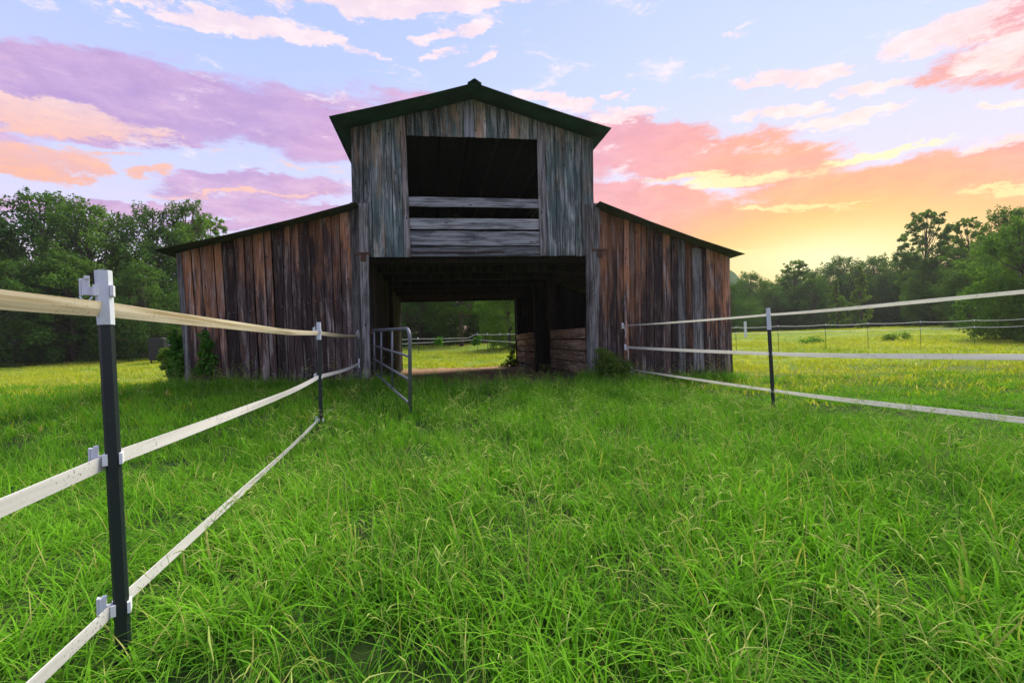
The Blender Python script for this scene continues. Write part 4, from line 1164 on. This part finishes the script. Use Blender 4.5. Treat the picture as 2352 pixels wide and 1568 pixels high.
def stalk_mesh(name, n, r, hmin, hmax, seed):
    """arching seed stalks with a few drooping pale spikes at the tip"""
    rr_ = random.Random(seed); mb_v = []; mb_f = []; tint = []
    for i in range(n):
        a_ = rr_.uniform(0, 6.28); q = r * math.sqrt(rr_.random()); h = rr_.uniform(hmin, hmax)
        az_ = rr_.uniform(0, 6.28); d = Vector((math.cos(az_), math.sin(az_), 0)); b0 = Vector((math.cos(a_) * q, math.sin(a_) * q, 0))
        bd = rr_.uniform(.3, 1.25); pts = []
        p = b0.copy(); ang_ = rr_.uniform(.05, .35)
        for s in range(7):
            pts.append(p.copy()); p = p + (d * math.sin(ang_) + Vector((0, 0, math.cos(ang_)))) * (h / 6); ang_ += bd / 6 * (1 + s * .25)
        m_ = MB().tube(pts, [.0012] * 6 + [.0008], 3, cap=False)
        o = len(mb_v); mb_v += m_.v; mb_f += [[k + o for k in f_] for f_ in m_.f]; tint += [rr_.uniform(.0, .5)] * len(m_.v)
        for j in range(rr_.choice((1, 2, 2, 3))):
            t = pts[-1 - (j % 2)] if j < 2 else pts[-2]
            dd = (pts[-1] - pts[-2]).normalized(); aa = rr_.uniform(0, 6.28)
            e_dir = (dd + Vector((math.cos(aa), math.sin(aa), rr_.uniform(-.6, .5))) * .9).normalized()
            L = rr_.uniform(.045, .095); p1 = t + e_dir * L * .5; p2 = p1 + (e_dir + Vector((0, 0, -.5))).normalized() * L * .5
            m_ = MB().tube([t, p1, p2], [.0013, .0027, .0010], 4, cap=False)
            o = len(mb_v); mb_v += m_.v; mb_f += [[k + o for k in f_] for f_ in m_.f]; tint += [rr_.uniform(.6, 1)] * len(m_.v)
    V = np.array([tuple(v_) for v_ in mb_v]); Qd = np.array([f_ for f_ in mb_f])
    return V, Qd, {'tint': np.array(tint)}, 'stalk'

def xL(y): return np.where(y < 7.3, -1.6 - .24 * (y - 1.92), -2.9 - .13 * (y - 7.3))
def xR(y): return np.where(y < 7.7, 4.16 - .2 * (y - 7.7), 4.16 - .38 * (y - 7.7))
def barn_mask(P, m=0.0):
    lx_, ly_ = barn_local(P[:, 0], P[:, 1])
    return (lx_ > xl_out - m) & (lx_ < xr_out + m) & (ly_ > -m) & (ly_ < DEPTH + m)
def wedge(n_per, y0, y1, marg=1.5, k=1.16):
    xm = k * y1 + marg; area = 2 * xm * (y1 - y0)
    n = int(n_per * area)
    P = np.stack([rng.uniform(-xm, xm, n), rng.uniform(y0, y1, n)], 1)
    return P[np.abs(P[:, 0]) < k * P[:, 1] + marg]
def vnoise(P, s, seed=0.0):
    return np.array([mnoise.noise((float(x) * s, float(y) * s, seed)) for x, y in P])
TRI_COUNT = [0]
def place(name, P, arr, smin, smax, hscale, label, tilt=.12):
    """bake tufts into one mesh: arr = (V, Q, attrs, material name)"""
    n = len(P)
    if n == 0: return None
    V0, Q0, at0, mt = arr
    z = ground_z(P[:, 0], P[:, 1]); s = rng.uniform(smin, smax, n); hs = np.broadcast_to(hscale, (n,))
    a_ = rng.uniform(0, 6.283, n); ca_, sa_ = np.cos(a_), np.sin(a_)
    tx, ty = rng.normal(0, tilt, n), rng.normal(0, tilt, n)
    x, y, zz = V0[None, :, 0] * s[:, None], V0[None, :, 1] * s[:, None], V0[None, :, 2] * (s * hs)[:, None]
    X = x * ca_[:, None] - y * sa_[:, None] + zz * tx[:, None] + P[:, 0][:, None]
    Y = x * sa_[:, None] + y * ca_[:, None] + zz * ty[:, None] + P[:, 1][:, None]
    V = np.stack([X, Y, zz + z[:, None]], -1).reshape(-1, 3)
    Qd = (Q0[None] + (np.arange(n) * len(V0))[:, None, None]).reshape(-1, Q0.shape[1])
    at_ = {}
    for k, v_ in at0.items():
        full = np.tile(v_, n)
        if k == 'tint':
            rnd_ = np.repeat(rng.random(n), len(V0)); full = np.where(full > .93, full, np.clip(full * .7 + rnd_ * .25, 0, .92))
        at_[k] = full
    TRI_COUNT[0] += len(Qd) * 2
    o = link(name, quads_mesh(name, V, Qd, [M[mt]], True, at_)); tag(o, label, kind='stuff'); return o

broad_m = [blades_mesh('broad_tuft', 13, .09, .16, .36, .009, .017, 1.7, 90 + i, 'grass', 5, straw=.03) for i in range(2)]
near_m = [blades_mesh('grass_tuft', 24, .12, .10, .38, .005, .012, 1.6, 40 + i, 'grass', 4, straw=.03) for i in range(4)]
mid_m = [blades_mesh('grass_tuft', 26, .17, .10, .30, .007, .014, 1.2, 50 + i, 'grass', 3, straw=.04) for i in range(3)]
stalk_m = [stalk_mesh('seed_stalks', 5, .16, .30, .60, 60 + i) for i in range(3)]
pas_m = [blades_mesh('pasture_tuft', 26, .34, .07, .20, .016, .034, 1.1, 70 + i, 'pasture', 2, straw=.06) for i in range(3)]

def split(P, k): 
    idx = rng.integers(0, k, len(P)); return [P[idx == i] for i in range(k)]
def lane(P): return (P[:, 0] > xL(P[:, 1])) & (P[:, 0] < xR(P[:, 1]))
# near, within five metres
A = wedge(52, .55, 5.0, 1.2); inl = lane(A)
lab_n = 'tall lush green grass filling the lane between the fences'
A_in = A[inl]; A_in = A_in[(vnoise(A_in, 2.6, 9.0) > -.22) | (rng.random(len(A_in)) < .45)]      # gaps between clumps
for i, P in enumerate(split(A_in, 4)):
    h = (1.0 + .45 * vnoise(P, .9, 3.0)) * (.55 + .45 * sstep(.05, .7, P[:, 0] - xL(P[:, 1])))
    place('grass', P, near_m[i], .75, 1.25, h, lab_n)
Ab = wedge(24, .55, 4.5, 1.0); Ab = Ab[lane(Ab) & (vnoise(Ab, 1.1, 6.0) > -.1)]
for i, P in enumerate(split(Ab, 2)):
    place('grass', P, broad_m[i], .8, 1.3, 1.0, 'broad-bladed grass tufts in the near lane', .2)
outl = A[~inl]
for i, P in enumerate(split(outl, 2)):
    place('grass', P, near_m[i], .75, 1.1, .62 + .25 * vnoise(P, .9, 5.0), 'shorter green grass outside the near fences')
# middle distance up to the barn
B = wedge(34, 5.0, 12.5, 1.5); B = B[~barn_mask(B, -.25)]
lx_, ly_ = barn_local(B[:, 0], B[:, 1])
door = (lx_ > ai_l + .3) & (lx_ < ai_r - .2) & (ly_ > -.55)
B = B[~(door & (rng.random(len(B)) < .85))]
B = B[~((~lane(B)) & (rng.random(len(B)) < .75 * sstep(8.0, 12.3, B[:, 1])))]
inl = lane(B)
for i, P in enumerate(split(B[inl], 3)):
    place('grass', P, mid_m[i], .8, 1.25, (.95 + .35 * vnoise(P, .7, 3.0)) * (1 + .45 * sstep(8.3, 10.5, P[:, 1])) * (.6 + .4 * sstep(.05, .8, P[:, 0] - xL(P[:, 1]))), 'tall green grass in front of the barn')
for i, P in enumerate(split(B[~inl], 3)):
    lft = (P[:, 0] < 0)
    hs = np.where(lft, .85, .45) + .25 * vnoise(P, .7, 8.0)
    place('grass', P, mid_m[i], .8, 1.2, np.clip(hs, .25, 2), 'green grass beside the barn and fences')
# seed stalks
S = wedge(6.5, .7, 5.0, 1.0); S = S[lane(S) | (rng.random(len(S)) < .15)]
S2 = wedge(4.5, 5.0, 11.5, 1.0); S2 = S2[~barn_mask(S2, .0)]; S2 = S2[lane(S2) | (rng.random(len(S2)) < .25)]
S = np.concatenate([S, S2])
for i, P in enumerate(split(S, 3)):
    place('seed_stalks', P, stalk_m[i], .75, 1.2, 1.0, 'pale arching seed stalks standing among the green grass', .25)
# weeds and long grass along the foot of the barn front
tl_ = rng.uniform(xl_out - .3, xr_out + .1, 420); yl_ = -np.abs(rng.normal(.12, .16, 420)) - .05
P = np.stack([BO.x + tl_ * BX.x + yl_ * BY.x, BO.y + tl_ * BX.y + yl_ * BY.y], 1)
keep = ~((tl_ > ai_l + .3) & (tl_ < ai_r - .2)); P = P[keep]
place('long_grass', P, mid_m[1], .9, 1.3, 1.25, 'long grass along the foot of the barn wall')
place('wall_stalks', P[::3], stalk_m[1], .8, 1.2, 1.0, 'dry seed stalks along the foot of the barn wall', .2)
# open pasture beyond
C = wedge(6, 7.5, 34.0, 2.0); C = C[~barn_mask(C, .1)]; C = C[(C[:, 1] > 12.0) | ~lane(C)]; C = C[rng.random(len(C)) < sstep(6.5, 11.5, C[:, 1])]
lx_, ly_ = barn_local(C[:, 0], C[:, 1]); hid = (np.abs(lx_) < 5.2) & (ly_ > 0) & (ly_ < DEPTH)
C = C[~hid]
D = wedge(1.4, 34.0, 70.0, 2.0)
for i, P in enumerate(split(np.concatenate([C, D]), 3)):
    nz = vnoise(P, .35, 2.0)
    place('pasture_grass', P, pas_m[i], .8, 1.3, np.clip(.85 + .6 * nz, .4, 2) , 'short yellow-green grass of the open pasture')

# ================================================================== haze
gx0, gx1, gy0, gy1 = xs.min() - 1, xs.max() + 1, ys.min() - 1, ys.max() + 1
haze = MB().box(((gx0 + gx1) / 2, (gy0 + gy1) / 2, 15.0), (gx1 - gx0, gy1 - gy0, 36.0)).build('haze', None)
air = bpy.data.materials.new('evening_air'); air.use_nodes = True
AN = NT(air.node_tree); AN.n.clear()
vol = AN.new('ShaderNodeVolumePrincipled')
vol.inputs['Color'].default_value = (0.93, 0.95, 0.96, 1); vol.inputs['Density'].default_value = 0.0004; vol.inputs['Anisotropy'].default_value = 0.35
vout = AN.new('ShaderNodeOutputMaterial'); AN.l.new(vol.outputs[0], vout.inputs['Volume'])
haze.data.materials.append(air)
tag(haze, 'thin evening haze over the pasture', kind='stuff')
